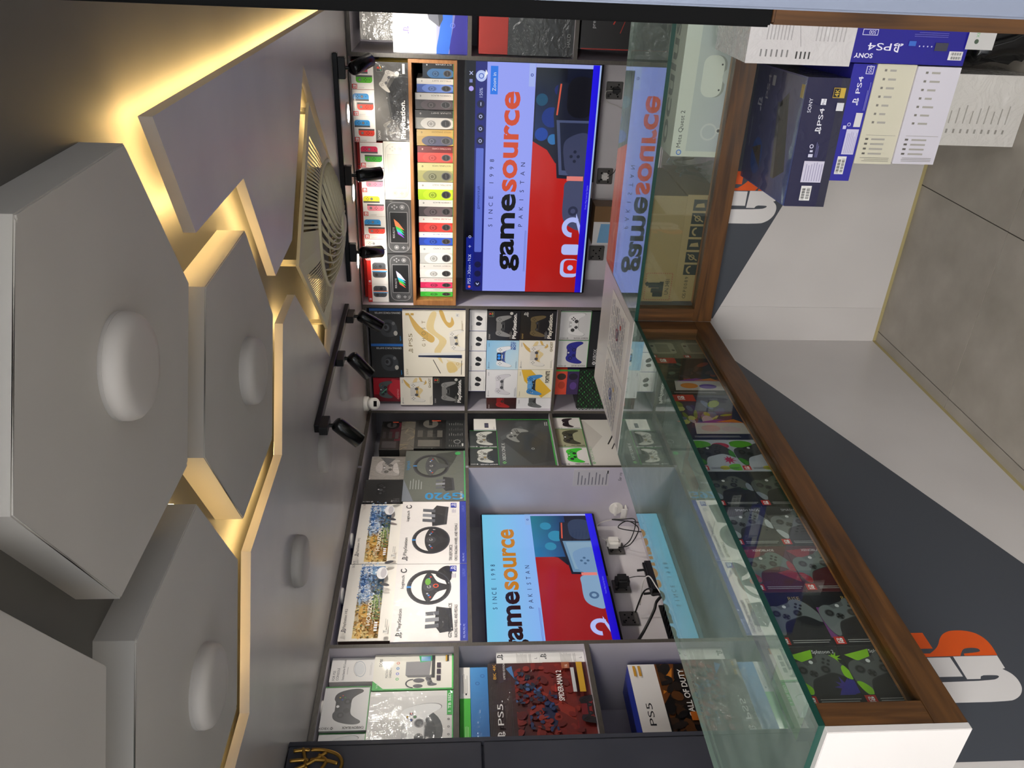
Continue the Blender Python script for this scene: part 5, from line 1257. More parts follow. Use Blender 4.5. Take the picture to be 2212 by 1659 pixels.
def a_cod(A):
    w, h = A.w, A.h
    A.rect(0, 0, w, h, '0f0d0b'); A.rect(0, h * .68, w, h, 'e8e4e0'); ps_mark(A, w * .08, h * .80, h * .11, '16161a'); A.text('PS5', w * .26, h * .825, h * .07, '16161a', w=w * .26)
    A.poly([(w * .5, h * .68), (w, h * .68), (w, h * .45), (w * .7, h * .52)], '6a3a12'); A.poly([(w * .62, h * .66), (w * .8, h * .62), (w * .95, h * .48), (w * .7, h * .55)], 'c87a20'); brush(A, 0, 0, w, h * .66, ['1a1612', '241a12', '3a2410', '100e0c', '5a3410'], 70, w * .08, 31); A.text('CALL OF DUTY', w * .34, h * .36, h * .07, 'f0ece6', w=w * .58, bold=.02); A.text('BLACK OPS 6', w * .34, h * .27, h * .05, 'd8d4cc', w=w * .46); A.rect(w * .30, h * .33, w * .40, h * .42, 'c86a1c'); A.rect(w * .84, h * .92, w * .97, h * .95, 'c8922c'); A.rect(w * .84, h * .86, w * .97, h * .89, 'c8922c')
def a_psblue(A):
    w, h = A.w, A.h
    A.grad(0, 0, w, h, '2a6ab0', '3a86c8', '4a98d8', '2a70b8')
    for i, x in enumerate((.08, .16, .88, .78)): A.ring(w * x, h * (.3 + .3 * (i % 2)), h * .09, h * .12, '2458a0', 14)
    A.poly([(w * .06, h * .7), (w * .12, h * .7), (w * .09, h * .9)], '2458a0')
def a_green(A):
    w, h = A.w, A.h
    A.rect(0, 0, w, h, '4cc23c'); A.lines(w * .1, h * .2, w * .4, h * .6, 3, 'a0e090'); A.rect(w * .05, h * .2, w * .12, h * .4, 'e8f4e8')
def a_whitegreen(A):
    w, h = A.w, A.h
    A.rect(0, 0, w, h, 'ece8e0'); A.lines(w * .15, h * .25, w * .8, h * .8, 4, 'b0aca4'); A.rect(w * .1, h * .3, w * .16, h * .45, '2a2a2a')
def a_psspec(A):
    w, h = A.w, A.h
    A.rect(0, 0, w, h, 'eae7e4'); ps_mark(A, w * .35, h * .84, w * .4, '2a2a30'); A.lines(w * .1, h * .3, w * .85, h * .55, 9, 'b4b0ac', .35, .2); A.lines(w * .1, h * .2, w * .85, h * .26, 2, 'b4b0ac'); A.text('L', w * .4, h * .06, h * .06, '26262a')

# ================================================================== BOXES ON THE BACK WALL
GJ = 'small controller-pair boxes along the top shelf'
J = [(.121, -.6755, 'e0305c', '58b828', 1.9860), (.121, -.7985, '3a9ae0', 'e84838', 1.986), (.121, -.9200, '3a9ae0', 'e84838', 1.986), (.122, -1.0440, 'd82858', '44b038', 1.955), (.122, -1.1690, 'e8788c', 'e8788c', 1.955), (.121, -1.2910, 'e4e040', 'f090a0', 1.955), (.120, -1.4120, '3a9ae0', 'e84838', 1.955), (.113, -1.5270, 'e8d8d0', 'e0d0c8', 1.955)]
JL = ['white box of a pink and green controller pair behind the right track spotlight', 'blue and red controller-pair box, second from the right on the top row', 'blue and red controller-pair box, third from the right on the top row', 'white box of a magenta and green controller pair with a red hang tab', 'white box of two pink controllers behind the middle track spotlight', 'white box of a yellow and pink controller pair', 'blue and red controller-pair box with a hang tab, left of the yellow-pink one', 'white box of two pale controllers behind the left track spotlight']
for i, (wd, x, c1, c2, z) in enumerate(J):
    o = carton('controller_pair_box', JL[i], 'box', GJ, 'B', x, x + wd, z, z + (.112 if z < 1.98 else .104), .03, .07, 'efebe8', a_joycon(c1, c2), 'print_gloss', {(0, 1): 'd8281e', (2, 1): 'd8281e'})
    if i > 2:
        bm = bmesh.new(); bx(bm, -wd / 2, wd / 2, .066, .069, .112, .134); colour_mesh(bm, 'd8281e'); obj('hang_tab', bm, 'print_card', o)
for i, x in enumerate((-1.6635, -1.7665)):
    wd = .134 if i == 0 else .102
    o = carton('controller_pair_box', ['red-topped box of grey controllers with coloured straps, one from the shelf end', 'red-topped box of grey controllers with coloured straps at the left shelf end'][i], 'box', GJ, 'B', x, x + wd, 1.955, 2.063, .03, .07, 'efebe8', a_joy2, 'print_gloss', {(0, 1): 'd8281e', (2, 1): 'd8281e'})
    bm = bmesh.new(); bx(bm, -wd / 2, wd / 2, .066, .069, .108, .132); colour_mesh(bm, 'd8281e'); obj('hang_tab', bm, 'print_card', o)
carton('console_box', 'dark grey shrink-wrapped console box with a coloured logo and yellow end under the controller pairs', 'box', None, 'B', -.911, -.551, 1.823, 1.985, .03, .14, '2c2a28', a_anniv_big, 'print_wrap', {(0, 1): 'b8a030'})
GH = 'handheld console boxes on the oak cubby'
carton('handheld_box', 'cream handheld console box between the dark ones and the shrink-wrapped one', 'box', GH, 'B', -1.203, -.914, 1.823, 1.953, .03, .12, 'cfccbf', a_handheld('cfcdc2', 'b4b2a8', ['dcdcd0', 'e8e8dc'], False), 'print_gloss')
carton('handheld_box', 'dark handheld console box next to the cream one', 'box', GH, 'B', -1.489, -1.207, 1.823, 1.953, .03, .12, '303134', a_handheld('3a3b3d', '8c8d90', ['8a50d0', '30c0c0', '40c050', 'e08050']), 'print_gloss')
carton('handheld_box', 'dark handheld console box at the left end of the top row', 'box', GH, 'B', -1.766, -1.493, 1.823, 1.950, .03, .12, '303134', a_handheld('3a3b3d', '8c8d90', ['d86040', '40c050', '30b0d0', 'c0c0e0']), 'print_gloss')
t = empty('poly_bag', (-.538, 4.00, 1.99)); tag(t, 'crumpled black plastic bag stuffed at the right end of the top row', 'bag')
bm = bmesh.new(); bmesh.ops.create_icosphere(bm, subdivisions=3, radius=1)
for v in bm.verts: v.co = Vector((v.co.x * .0085, v.co.y * .05, v.co.z * .06 + .0)) * (1 + .25 * math.sin(v.co.x * 9 + v.co.z * 7) * math.cos(v.co.y * 8))
obj('film', bm, 'black_gloss', t, True); t.location.z = 2.02
GS = 'controller boxes standing spine-out in the oak cubby'
SP = [(-.619, -.547, 1.757, '16202c', '101418', 'ICY CIPHER', '3a6a9a', 'c8ccd0', 'dark blue spine-out controller box at the right end of the oak cubby'), (-.684, -.621, 1.786, '3a5aa8', 'd8d4cc', 'STELLAR SHIFT', '6a8ad8', '55524e', 'violet-blue spine-out controller box, second from the right in the oak cubby'),
      (-.763, -.686, 1.794, '3c3638', 'd8d4cc', 'CARBON BLACK', '55494c', '55524e', 'black spine-out controller box in the oak cubby beside the violet-blue one'), (-.854, -.765, 1.796, '8a8880', '2a2826', 'LUNAR SHIFT', 'c8c4bc', 'b8b4b0', 'silver spine-out controller box with a black strip in the oak cubby'),
      (-.934, -.856, 1.791, 'a8863c', 'b89850', 'GOLD SHADOW', '4a4a60', '5a4a20', 'gold spine-out controller box in the oak cubby'), (-1.016, -.936, 1.788, 'c03830', '6a1c1c', 'DAYSTRIKE CAMO', 'e04a40', 'e0b0a8', 'red camouflage spine-out controller box in the oak cubby'),
      (-1.113, -1.018, 1.789, 'a8a468', 'c4be84', 'NOCTURNAL VAPOR', '8a8a68', '6a6648', 'olive spine-out controller box in the oak cubby'), (-1.206, -1.115, 1.789, 'b8e020', 'ece8dc', 'ELECTRIC VOLT', 'c8ec30', '6a6658', 'lime yellow spine-out controller box in the oak cubby'),
      (-1.293, -1.206, 1.786, '4a4244', 'ece8e0', 'CARBON BLACK', '6a5c60', '55524e', 'black spine-out controller box in the oak cubby between the lime and the red one'), (-1.375, -1.293, 1.787, 'd02c28', 'ece8e0', 'PULSE RED', 'e04038', 'c84038', 'plain red spine-out controller box in the oak cubby'),
      (-1.448, -1.377, 1.788, '2444a8', 'e8e6e0', 'SHOCK BLUE', '2a50c0', '4a6ac0', 'deep blue spine-out controller box in the oak cubby'), (-1.549, -1.451, 1.785, 'c0c0bc', 'd8d8d4', 'ARCTIC CAMO', 'e0e0dc', '6a6a68', 'pale grey camouflage spine-out controller box in the oak cubby'),
      (-1.630, -1.551, 1.787, 'e8e6e0', 'dcd8d2', 'ROBOT WHITE', 'f0eeea', '6a6864', 'white spine-out controller box in the oak cubby'), (-1.689, -1.633, 1.785, 'e02860', 'e4dcd8', 'DEEP PINK', 'f03a70', 'c8406a', 'pink spine-out controller box in the oak cubby'),
      (-1.739, -1.692, 1.786, '3ac03c', 'e4e4dc', 'VELOCITY GREEN', '4ad048', '4a8a4a', 'green spine-out controller box at the left end of the oak cubby')]
for a, b, zt, fc, stp, nm, pd, tc, lab in SP:
    carton('controller_box', lab, 'box', GS, 'B', a + .0006, b - .0006, 1.611, zt, .05, .16, stp, a_spine(fc, stp, nm, pd, tc), 'print_gloss')
GB = 'boxes in the back bay by the room corner'
for i, (a, b) in enumerate(((-2.0175, -1.804), (-2.233, -2.0195))):
    carton('gear_shifter_box', ['black gear shifter box with a blue edge next to the wide bay', 'black gear shifter box with a blue edge nearer the room corner'][i], 'box', GB, 'B', a, b, 1.886, 2.064, .03, .16, '14161a', a_shifter, 'print_gloss', {(0, 1): '1a6ac0', (2, -1): '1a3a90'})
carton('gamepad_box', 'dark red gamepad box under the ceiling near the security camera', 'box', GB, 'B', -2.405, -2.247, 1.912, 2.064, .05, .08, '6a1420', a_redpack, 'print_gloss')
carton('console_box', 'large cream console box with gold brush strokes below the gear shifter boxes', 'box', GB, 'B', -2.2195, -1.804, 1.541, 1.885, .02, .17, 'f0e8d8', a_ghost_big, 'print_gloss', {(0, 1): '2a2c90', (2, 1): '2a2c90', (0, -1): 'efe7d5'})
gx = lambda A: gold_strokes(A)
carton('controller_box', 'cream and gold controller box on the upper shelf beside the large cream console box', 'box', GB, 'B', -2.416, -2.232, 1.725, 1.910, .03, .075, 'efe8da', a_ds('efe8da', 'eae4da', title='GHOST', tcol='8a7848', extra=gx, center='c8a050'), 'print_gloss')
carton('controller_box', 'black controller box with large white lettering on the upper shelf', 'box', GB, 'B', -2.410, -2.231, 1.541, 1.724, .03, .075, '161616', a_ps_black('8c8a88', 0), 'print_gloss')
for i, (a, b) in enumerate(((-1.935, -1.809), (-2.060, -1.938), (-2.188, -2.063), (-2.322, -2.191))):
    carton('earbud_box', ['small white earbud box nearest the wide bay', 'small white earbud box, second from the wide bay', 'small white earbud box, third from the wide bay', 'small white earbud box nearest the room corner'][i], 'box', 'earbud boxes on top of the controllers', 'B', a, b, 1.4225, 1.518, .03, .06, 'ebe8e5', a_ear, 'print_card', {(0, -1): '1c2a9a'})
carton('controller_box', 'black controller box with a coloured logo and large white lettering, middle shelf', 'box', GB, 'B', -1.986, -1.806, 1.239, 1.421, .02, .075, '161616', a_ps_black('8c8a88', 0), 'print_gloss')
carton('controller_box', 'black and gold controller box with large white lettering', 'box', GB, 'B', -1.984, -1.804, 1.038, 1.238, .02, .075, '14110a', a_ps_black('6a5a38', 0, True), 'print_gloss')
carton('controller_box', 'pale blue robot-themed controller box', 'box', GB, 'B', -2.172, -1.989, 1.239, 1.420, .02, .075, '9accf0', a_astro, 'print_gloss')
carton('controller_box', 'cream and gold controller box on the middle shelf', 'box', GB, 'B', -2.170, -1.987, 1.038, 1.238, .02, .075, 'efe8da', a_ds('efe8da', 'eae4da', title='GHOST', tcol='8a7848', extra=gx, center='c8a050'), 'print_gloss')
carton('controller_box', 'plain white controller box on the middle shelf', 'box', GB, 'B', -2.359, -2.175, 1.239, 1.418, .02, .075, 'eceaea', a_ds('eceaec', 'dcd8de', pad='e6e2e8'), 'print_gloss', {(0, -1): '1c2a9a', (2, -1): '1c2a9a'})
carton('controller_box', 'white and yellow controller box with a blue patterned gamepad', 'box', GB, 'B', -2.358, -2.173, 1.038, 1.238, .02, .075, 'efe6cc', a_fort, 'print_gloss')
carton('controller_box', 'dark red controller box half hidden in the corner', 'box', GB, 'B', -2.434, -2.362, 1.239, 1.412, .02, .075, '3a0c0c', lambda A: (A.grad(0, 0, A.w, A.h, '2a0a0a', '3c1010', '4a1414', '300c0c'), A.text('SONY', A.w * .05, A.h * .9, A.h * .04, 'd8c0c0'), dpad(A, A.w * .95, A.h * .5, A.w * .85, 'a82020', '901818', '301010')), 'print_gloss')
carton('controller_box', 'white controller box with a grey camouflage gamepad in the corner', 'box', GB, 'B', -2.433, -2.361, 1.038, 1.238, .02, .075, 'eceaea', lambda A: (A.rect(0, 0, A.w, A.h, 'eceaec'), dpad(A, A.w * .95, A.h * .5, A.w * .85, '6a6c6c', '585a5a', '2a2a2c'), A.text('SONY', A.w * .5, A.h * .91, A.h * .035, '707078')), 'print_gloss')
carton('controller_box', 'pale box with a white gamepad on the low back shelf', 'box', GB, 'B', -1.978, -1.804, .844, 1.016, .02, .075, 'd4d2d0', a_xb('dad8d6', 'eceae8', 'ROBOT WHITE', '7a7876', letters=False), 'print_gloss')
carton('controller_box', 'pale box with a deep blue gamepad on the low back shelf', 'box', GB, 'B', -2.154, -1.981, .844, 1.016, .02, .075, 'd4d2d0', a_xb('dad8d6', '2c2f96', 'SHOCK BLUE', '7a7876', '1c1e6a', letters=False), 'print_gloss')
carton('controller_box', 'orange-red spine-out controller box lying above the purple one', 'box', GB, 'B', -2.336, -2.170, .951, 1.017, .02, .16, 'd84a34', lambda A: (A.rect(0, 0, A.w, A.h, 'd84a34'), A.ell(A.w * .72, A.h * .5, .022, .026, '3a2420'), A.ell(A.w * .38, A.h * .45, .025, .02, 'b03a28'), A.rect(A.w * .93, 0, A.w, A.h, '38983c')), 'print_gloss')
carton('controller_box', 'purple spine-out controller box below the orange-red one', 'box', GB, 'B', -2.335, -2.170, .883, .950, .02, .16, '3a2658', lambda A: (A.rect(0, 0, A.w, A.h, '3a2658'), A.ell(A.w * .72, A.h * .5, .022, .026, '1c142c'), A.ell(A.w * .35, A.h * .45, .025, .02, '5a3a88'), A.rect(A.w * .93, 0, A.w, A.h, '38983c')), 'print_gloss')
carton('console_box', 'black console box under the two pale gamepad boxes', 'box', GB, 'B', -2.152, -1.803, .581, .843, .02, .30, '141516', a_xsx, 'print_gloss')
carton('console_box', 'black console box with a green honeycomb pattern in the corner', 'box', GB, 'B', -2.434, -2.168, .581, .882, .03, .30, '0e1210', a_greenhex, 'print_gloss')
GR = 'boxes in the right shelf bay'
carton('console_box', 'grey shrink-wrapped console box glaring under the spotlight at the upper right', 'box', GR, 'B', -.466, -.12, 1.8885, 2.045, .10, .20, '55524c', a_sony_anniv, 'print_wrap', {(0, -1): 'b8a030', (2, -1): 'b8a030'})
carton('console_box', 'white and blue console box standing on the upper right shelf', 'box', GR, 'B', -.507, -.10, 1.548, 1.888, .02, .30, 'f0ece8', a_ps4_white, 'print_gloss', {(0, -1): '2a3aa8'})
carton('console_box', 'plain red console box on the middle shelf at the right', 'box', GR, 'B', -.500, -.10, 1.362, 1.496, .02, .28, 'a83026', a_nintendo_red, 'print_card')
carton('console_box', 'black plastic-wrapped console box under the plain red one', 'box', GR, 'B', -.501, -.08, 1.056, 1.361, .02, .30, '1c1d1c', a_xb_black, 'print_wrap')
carton('accessory_box', 'black box with thin red lines on the lowest right shelf', 'box', GR, 'B', -.468, -.10, .581, 1.020, .05, .28, '141213', a_black_red, 'print_gloss', {(0, -1): '5a1812', (2, -1): '5a1812'})
t = carton('gadget_box', 'small white and blue gadget box in a brown sleeve under the large television', 'box', None, 'B', -1.489, -1.273, .581, .845, .22, .12, '7a5a34', lambda A: (A.rect(0, 0, A.w, A.h, '7c5c36'), A.rect(0, 0, A.w * .6, A.h, 'e4e2e0'), A.poly([(A.w * .05, A.h * .55), (A.w * .55, A.h * .55), (A.w * .55, A.h * .85), (A.w * .05, A.h * .9)], '7ab0d8'), A.ell(A.w * .28, A.h * .52, A.w * .16, A.h * .06, 'f4f4f4')), 'print_card')

# ================================================================== BOXES ON THE LEFT WALL
GL1 = 'boxes in the narrow left bay by the corner'
carton('handheld_box', 'black specification side of a wrapped box at the bottom of the upper corner stack', 'box', GL1, 'L', 3.650, 3.938, 1.540, 1.648, .05, .28, '242625', a_spec, 'print_wrap')
carton('handheld_box', 'wrapped black box with huge grey letters in the upper corner stack', 'box', GL1, 'L', 3.650, 3.938, 1.649, 1.822, .05, .28, '1c1b1a', a_legion(False), 'print_wrap')
carton('handheld_box', 'wrapped beige marbled box in the upper corner stack', 'box', GL1, 'L', 3.650, 3.938, 1.823, 1.902, .06, .28, '6a645a', lambda A: (A.rect(0, 0, A.w, A.h, '6c665c'), camo(['7a7264', '5c564c', '867c64'])(A)), 'print_wrap')
carton('handheld_box', 'wrapped black and dark red box with huge grey letters on top of the corner stack', 'box', GL1, 'L', 3.650, 3.938, 1.903, 2.014, .06, .28, '1a1919', a_legion(True), 'print_wrap')
carton('accessory_box', 'small white box with a dark slot picture in the narrow left bay', 'box', GL1, 'L', 3.818, 3.936, 1.359, 1.487, .04, .05, 'efebe4', a_wcard, 'print_card')
carton('controller_box', 'dark controller box with a skeletal white gamepad, nearer the room corner', 'box', GL1, 'L', 3.622, 3.793, 1.358, 1.515, .03, .075, '282c2c', a_cipher, 'print_gloss')
carton('controller_box', 'dark controller box with a skeletal white gamepad, nearer the second television', 'box', GL1, 'L', 3.456, 3.619, 1.358, 1.515, .03, .075, '282c2c', a_cipher, 'print_gloss')
carton('console_box', 'charcoal console box with a green lower edge in the narrow left bay', 'box', GL1, 'L', 3.456, 3.915, 1.048, 1.357, .03, .18, '383b3b', a_onex, 'print_gloss', {(2, -1): '3a9a40', (0, 1): '3a9a40'})
carton('accessory_box', 'white open carton behind the charcoal console box', 'box', GL1, 'L', 3.62, 3.938, 1.048, 1.29, .24, .12, 'e0dcd4', None, 'print_card')
for a, b, bg, bd, nm, lab in ((3.818, 3.936, 'e6e2de', '33282e', 'CARBON BLACK', 'pale box with a black gamepad on the low shelf of the narrow left bay'), (3.634, 3.813, 'a8a888', '4c4c3c', 'NOCTURNAL VAPOR', 'olive box with a dark olive gamepad on the low shelf of the narrow left bay'), (3.458, 3.629, 'e8e4e0', '48d040', 'VELOCITY GREEN', 'white box with a bright green gamepad on the low shelf of the narrow left bay')):
    carton('controller_box', lab, 'box', GL1, 'L', a, b, .864, 1.028, .03, .075, bg, a_xb(bg, bd, nm, '3a3836', '1c1c1e', letters=(bd == '48d040')), 'print_gloss', {(2, -1): '3a9a40'})
carton('console_box', 'white console box with two dark slots on the low shelf of the narrow left bay', 'box', GL1, 'L', 3.460, 3.93, .581, .863, .04, .22, 'e0dcd4', a_ones, 'print_gloss')
GL2 = 'boxes above the second television'
carton('steering_wheel_box', 'grey wrapped steering wheel box with large blue figures', 'box', GL2, 'L', 3.167, 3.609, 1.541, 1.860, .04, .30, '5a5e58', a_wheelbox('G920', '', 'dark'), 'print_wrap', {(2, -1): '4aa860'})
carton('steering_wheel_box', 'white and blue steering wheel box with the pedals right of the wheel', 'box', GL2, 'L', 2.695, 3.138, 1.541, 1.850, .02, .30, 'e8e2de', a_wheelbox('TRUEFORCE', 'G923 RACING WHEEL AND PEDALS', 'g923'), 'print_wrap', {(2, -1): '2a3aa0', (0, -1): 'c8c4c8'})
carton('steering_wheel_box', 'white and blue steering wheel box with the pedals left of the wheel', 'box', GL2, 'L', 2.249, 2.692, 1.541, 1.850, .02, .30, 'e8e2de', a_wheelbox('G29 DRIVING FORCE', 'RACING WHEEL AND PEDALS', 'g29'), 'print_wrap', {(2, -1): '2a3aa0', (0, -1): 'c8c4c8'})
carton('headset_box', 'landscape-printed virtual reality headset box, farther from the cabinet', 'box', GL2, 'L', 2.710, 3.134, 1.851, 2.053, .03, .26, 'efe9df', a_vr, 'print_gloss', {(2, 1): '2a3aa0', (0, -1): '3a2418'})
carton('headset_box', 'landscape-printed virtual reality headset box, nearer the cabinet', 'box', GL2, 'L', 2.266, 2.706, 1.851, 2.058, .03, .26, 'efe9df', a_vr, 'print_gloss', {(2, 1): '2a3aa0', (0, -1): '3a2418'})
carton('controller_box', 'black controller box with a black gamepad beside the headset boxes', 'box', GL2, 'L', 3.143, 3.331, 1.861, 2.050, .03, .10, '1a1b1c', a_elite, 'print_gloss')
carton('gamepad_box', 'crumpled plastic-wrapped gamepad pack beside the black controller box', 'box', GL2, 'L', 3.404, 3.612, 1.861, 2.046, .08, .10, '9a948c', a_wrapped, 'print_crumple')
GL3 = 'boxes in the left bay beside the cabinet'
carton('console_stand_box', 'white box with an oval glass console stand picture', 'box', GL3, 'L', 2.086, 2.200, 1.904, 2.068, .05, .05, 'eae6e2', a_stand, 'print_card')
o = carton('hanging_card', 'dark blue card with a hang hole behind the oval stand box', 'box', GL3, 'L', 2.05, 2.198, 1.904, 2.074, .11, .03, '26307c', None, 'print_card')
carton('charging_dock_box', 'white and green charging dock box with four coloured dots', 'box', GL3, 'L', 2.034, 2.202, 1.598, 1.903, .04, .12, 'eee9dc', a_dock, 'print_gloss', {(0, 1): '3aa048', (0, -1): '3aa048'})
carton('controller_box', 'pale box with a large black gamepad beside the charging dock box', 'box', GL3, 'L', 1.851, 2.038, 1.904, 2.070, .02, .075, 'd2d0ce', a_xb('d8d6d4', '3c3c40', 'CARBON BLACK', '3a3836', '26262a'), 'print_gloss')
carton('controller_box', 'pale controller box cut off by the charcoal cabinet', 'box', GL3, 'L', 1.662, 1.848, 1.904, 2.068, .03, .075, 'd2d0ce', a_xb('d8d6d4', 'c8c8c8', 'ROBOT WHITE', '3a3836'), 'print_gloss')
carton('console_box', 'white shrink-wrapped console box with a white gamepad and a green storage tag', 'box', GL3, 'L', 1.70, 2.012, 1.598, 1.903, .02, .26, 'd8d6d2', a_seriess, 'print_wrap', {(0, 1): '3aa048'})
carton('accessory_box', 'thin white and green box lying on top of the blue one', 'box', GL3, 'L', 1.990, 2.133, 1.535, 1.575, .04, .2, 'ece8e0', a_whitegreen, 'print_card', {(0, 1): '4ac040'})
carton('accessory_box', 'thin bright green box lying on top of the blue one', 'box', GL3, 'L', 1.80, 1.989, 1.535, 1.574, .04, .2, '4cc23c', a_green, 'print_gloss')
carton('accessory_box', 'flat blue wrapped box between the green boxes and the red console box', 'box', GL3, 'L', 1.78, 2.124, 1.468, 1.534, .03, .26, '3a80c4', a_psblue, 'print_wrap')
carton('console_box', 'large dark red console box with white lettering on the middle left shelf', 'box', GL3, 'L', 1.76, 2.136, 1.083, 1.467, .025, .14, '2a1614', a_hero_ps5, 'print_wrap', {(0, 1): '3a3030'})
carton('controller_box', 'white box with grey small print, upper of the two behind the red console box', 'box', GL3, 'L', 2.1395, 2.2025, 1.2605, 1.430, .035, .16, 'eae7e4', a_psspec, 'print_card', {(0, -1): '1c2a9a'})
carton('controller_box', 'white box with grey small print, lower of the two behind the red console box', 'box', GL3, 'L', 2.1395, 2.2025, 1.083, 1.260, .035, .16, 'eae7e4', a_psspec, 'print_card', {(0, -1): '1c2a9a'})
carton('console_box', 'black and white console box with an orange burst on the lowest left shelf', 'box', GL3, 'L', 1.77, 2.147, .576, .912, .06, .16, '1a1a24', a_cod, 'print_gloss', {(0, 1): '2438a8', (2, 1): '2438a8'})

# ================================================================== INSIDE THE LEFT DISPLAY CASE
def splat(A, x, y, r, c, seed=0):
    R = random.Random(seed); P = []
    for i in range(18):
        a = 2 * PI * i / 18; k = r * (1.0 + .5 * R.random() if i % 2 else .55); P.append((x + k * math.cos(a), y + k * math.sin(a)))
    A.poly(P, c)
def a_pro(bg, grip, body='3a3c3c', extra=None, strip=None, white=False):
    def f(A):
        w, h = A.w, A.h
        A.rect(0, 0, w, h, bg)
        if extra: extra(A)
        xpad(A, w * .46, h * .58, w * .50, body, '1c1d1d', rot=.35, letters=False, grip=grip)
        if strip: A.rect(0, 0, w, h * .16, strip)
        sw_mark(A, w * .02, h * .02, w * .20, h * .15, 'c8281c'); A.lines(w * .25, h * .05, w * .95, h * .12, 2, 'b8b8b4' if not white else '50505a', .3, .25)
    return f
GP = 'game controller boxes in the glass counter'
COLS = [(.934, 1.072, 'green-splashed', '26282a', '8ac820', '565a5a', lambda A: (splat(A, A.w * .8, A.h * .3, A.w * .16, '3a2c8a', 1), A.poly([(A.w * .05, A.h * .85), (A.w * .5, A.h * .95), (A.w * .42, A.h * .62)], '8ac820'), splat(A, A.w * .85, A.h * .8, A.w * .10, '8ac820', 2), A.poly([(A.w * .55, A.h * .1), (A.w, A.h * .2), (A.w, A.h * .5)], '34308c'), A.text('Splatoon 2', A.w * .5, A.h * .86, A.h * .08, 'e8e8e8', w=A.w * .4)), '1e2022'),
        (1.074, 1.222, 'dark violet-edged', '1e2024', None, '727878', lambda A: (A.rect(0, A.h * .14, A.w * .12, A.h * .7, '7a3a80'), A.ell(A.w * .8, A.h * .7, A.w * .12, A.h * .1, '3a3426'), A.text('RISE', A.w * .55, A.h * .84, A.h * .07, 'b8a060')), None),
        (1.224, 1.369, 'crimson', '54282c', 'a03038', '66726e', lambda A: (A.poly([(0, A.h * .9), (A.w * .5, A.h * .95), (A.w * .3, A.h * .6)], '963038'), A.poly([(A.w * .6, A.h * .4), (A.w, A.h * .5), (A.w, A.h * .2)], '963038'), A.text('XENOBLADE', A.w * .3, A.h * .88, A.h * .05, 'e8e0e0', w=A.w * .45)), None),
        (1.371, 1.514, 'black and white', '2c2e2f', 'b8bcc0', '6a6e70', lambda A: A.text('SMASH BROS.', A.w * .35, A.h * .88, A.h * .06, 'c8c8cc', w=A.w * .55), None),
        (1.516, 1.661, 'black with a grey emblem', '1e221e', '848c94', '545a50', lambda A: (A.ell(A.w * .85, A.h * .55, A.w * .10, A.h * .09, '2a5a34'), A.text('ZELDA', A.w * .74, A.h * .52, A.h * .05, 'a8c060')), None),
        (1.663, 1.811, 'white with pink and green splashes', 'b4b8c0', '3e8a2c', '3c4040', lambda A: (A.ell(A.w * .25, A.h * .85, A.w * .28, A.h * .12, '5aa82c'), A.ell(A.w * .75, A.h * .8, A.w * .22, A.h * .1, 'b82848'), splat(A, A.w * .8, A.h * .35, A.w * .14, 'c02858', 4), A.ell(A.w * .9, A.h * .12, A.w * .2, A.h * .1, '6ab830'), A.ell(A.w * .6, A.h * .1, A.w * .12, A.h * .06, 'c8c020')), None)]
for k, (a, b, nm, bg, grip, body, ex, strip) in enumerate(COLS):
    for r, (z0, z1) in enumerate(((.719, .8385), (.839, .951))):
        carton('controller_box', '%s controller box in the %s row of the glass case' % (nm, ['lower', 'upper'][r]), 'box', GP, 'DL', a, b, z0, z1, -1.211, .10, bg, a_pro(bg, grip, body, ex, strip, k == 5), 'print_gloss', {(2, 1): ['6a9a3a', '8a4a9a', 'd88a70', 'e8d8c0', '9a8a6a', 'd07a60'][k]}, turn=3)
def a_switch(bg, cols, lab):
    def f(A):
        w, h = A.w, A.h
        A.rect(0, 0, w, h, bg); R = random.Random(lab)
        for i in range(30): A.ell(w * R.random(), h * (.34 + .5 * R.random()), w * (.03 + .10 * R.random()), h * (.02 + .05 * R.random()), cols[i % len(cols)], 9, R.random() * 3)
        A.rect(0, h * .84, w * .34, h, 'b82820'); sw_mark(A, w * .02, h * .86, w * .30, h * .99, 'b82820')
        A.poly([(w * .18, h * .34), (w * .5, h * .42), (w * .82, h * .34)], '7a3090'); A.poly([(w * .45, h * .36), (w * .7, h * .42), (w * .8, h * .34)], 'd87820')
        A.poly([(w * .14, h * .10), (w * .18, h * .34), (w * .80, h * .34), (w * .84, h * .10)], 'c4bcb4'); A.ell(w * .35, h * .22, w * .12, h * .07, 'd8842c' if lab == 8 else 'd0a8a0'); A.ell(w * .6, h * .2, w * .12, h * .06, '6a4aa0' if lab == 8 else 'c8b0b0')
        A.lines(w * .1, h * .03, w * .8, h * .07, 2, 'a0a0a4')
    return f
carton('console_box', 'bright splash-patterned console box in the glass case, nearer the camera', 'box', 'console boxes in the glass counter', 'DL', 1.813, 2.056, .719, .951, -1.211, .12, '2a3040', a_switch('2a3048', ['8a9a2c', '5c6a88', 'b8b86a', '3a3a6a', 'a8a0a8', '687a2c'], 7), 'print_gloss', {(2, 1): 'c8ccd0'}, turn=3)
carton('console_box', 'dark splash-patterned console box in the glass case, nearer the corner', 'box', 'console boxes in the glass counter', 'DL', 2.058, 2.297, .719, .951, -1.211, .12, '1c2020', a_switch('1e2222', ['2a3030', '3a3a40', '4a3a34', '5a6a5a', '803a2a', '2a2a30'], 8), 'print_gloss', {(2, 1): 'b8aca4'}, turn=3)
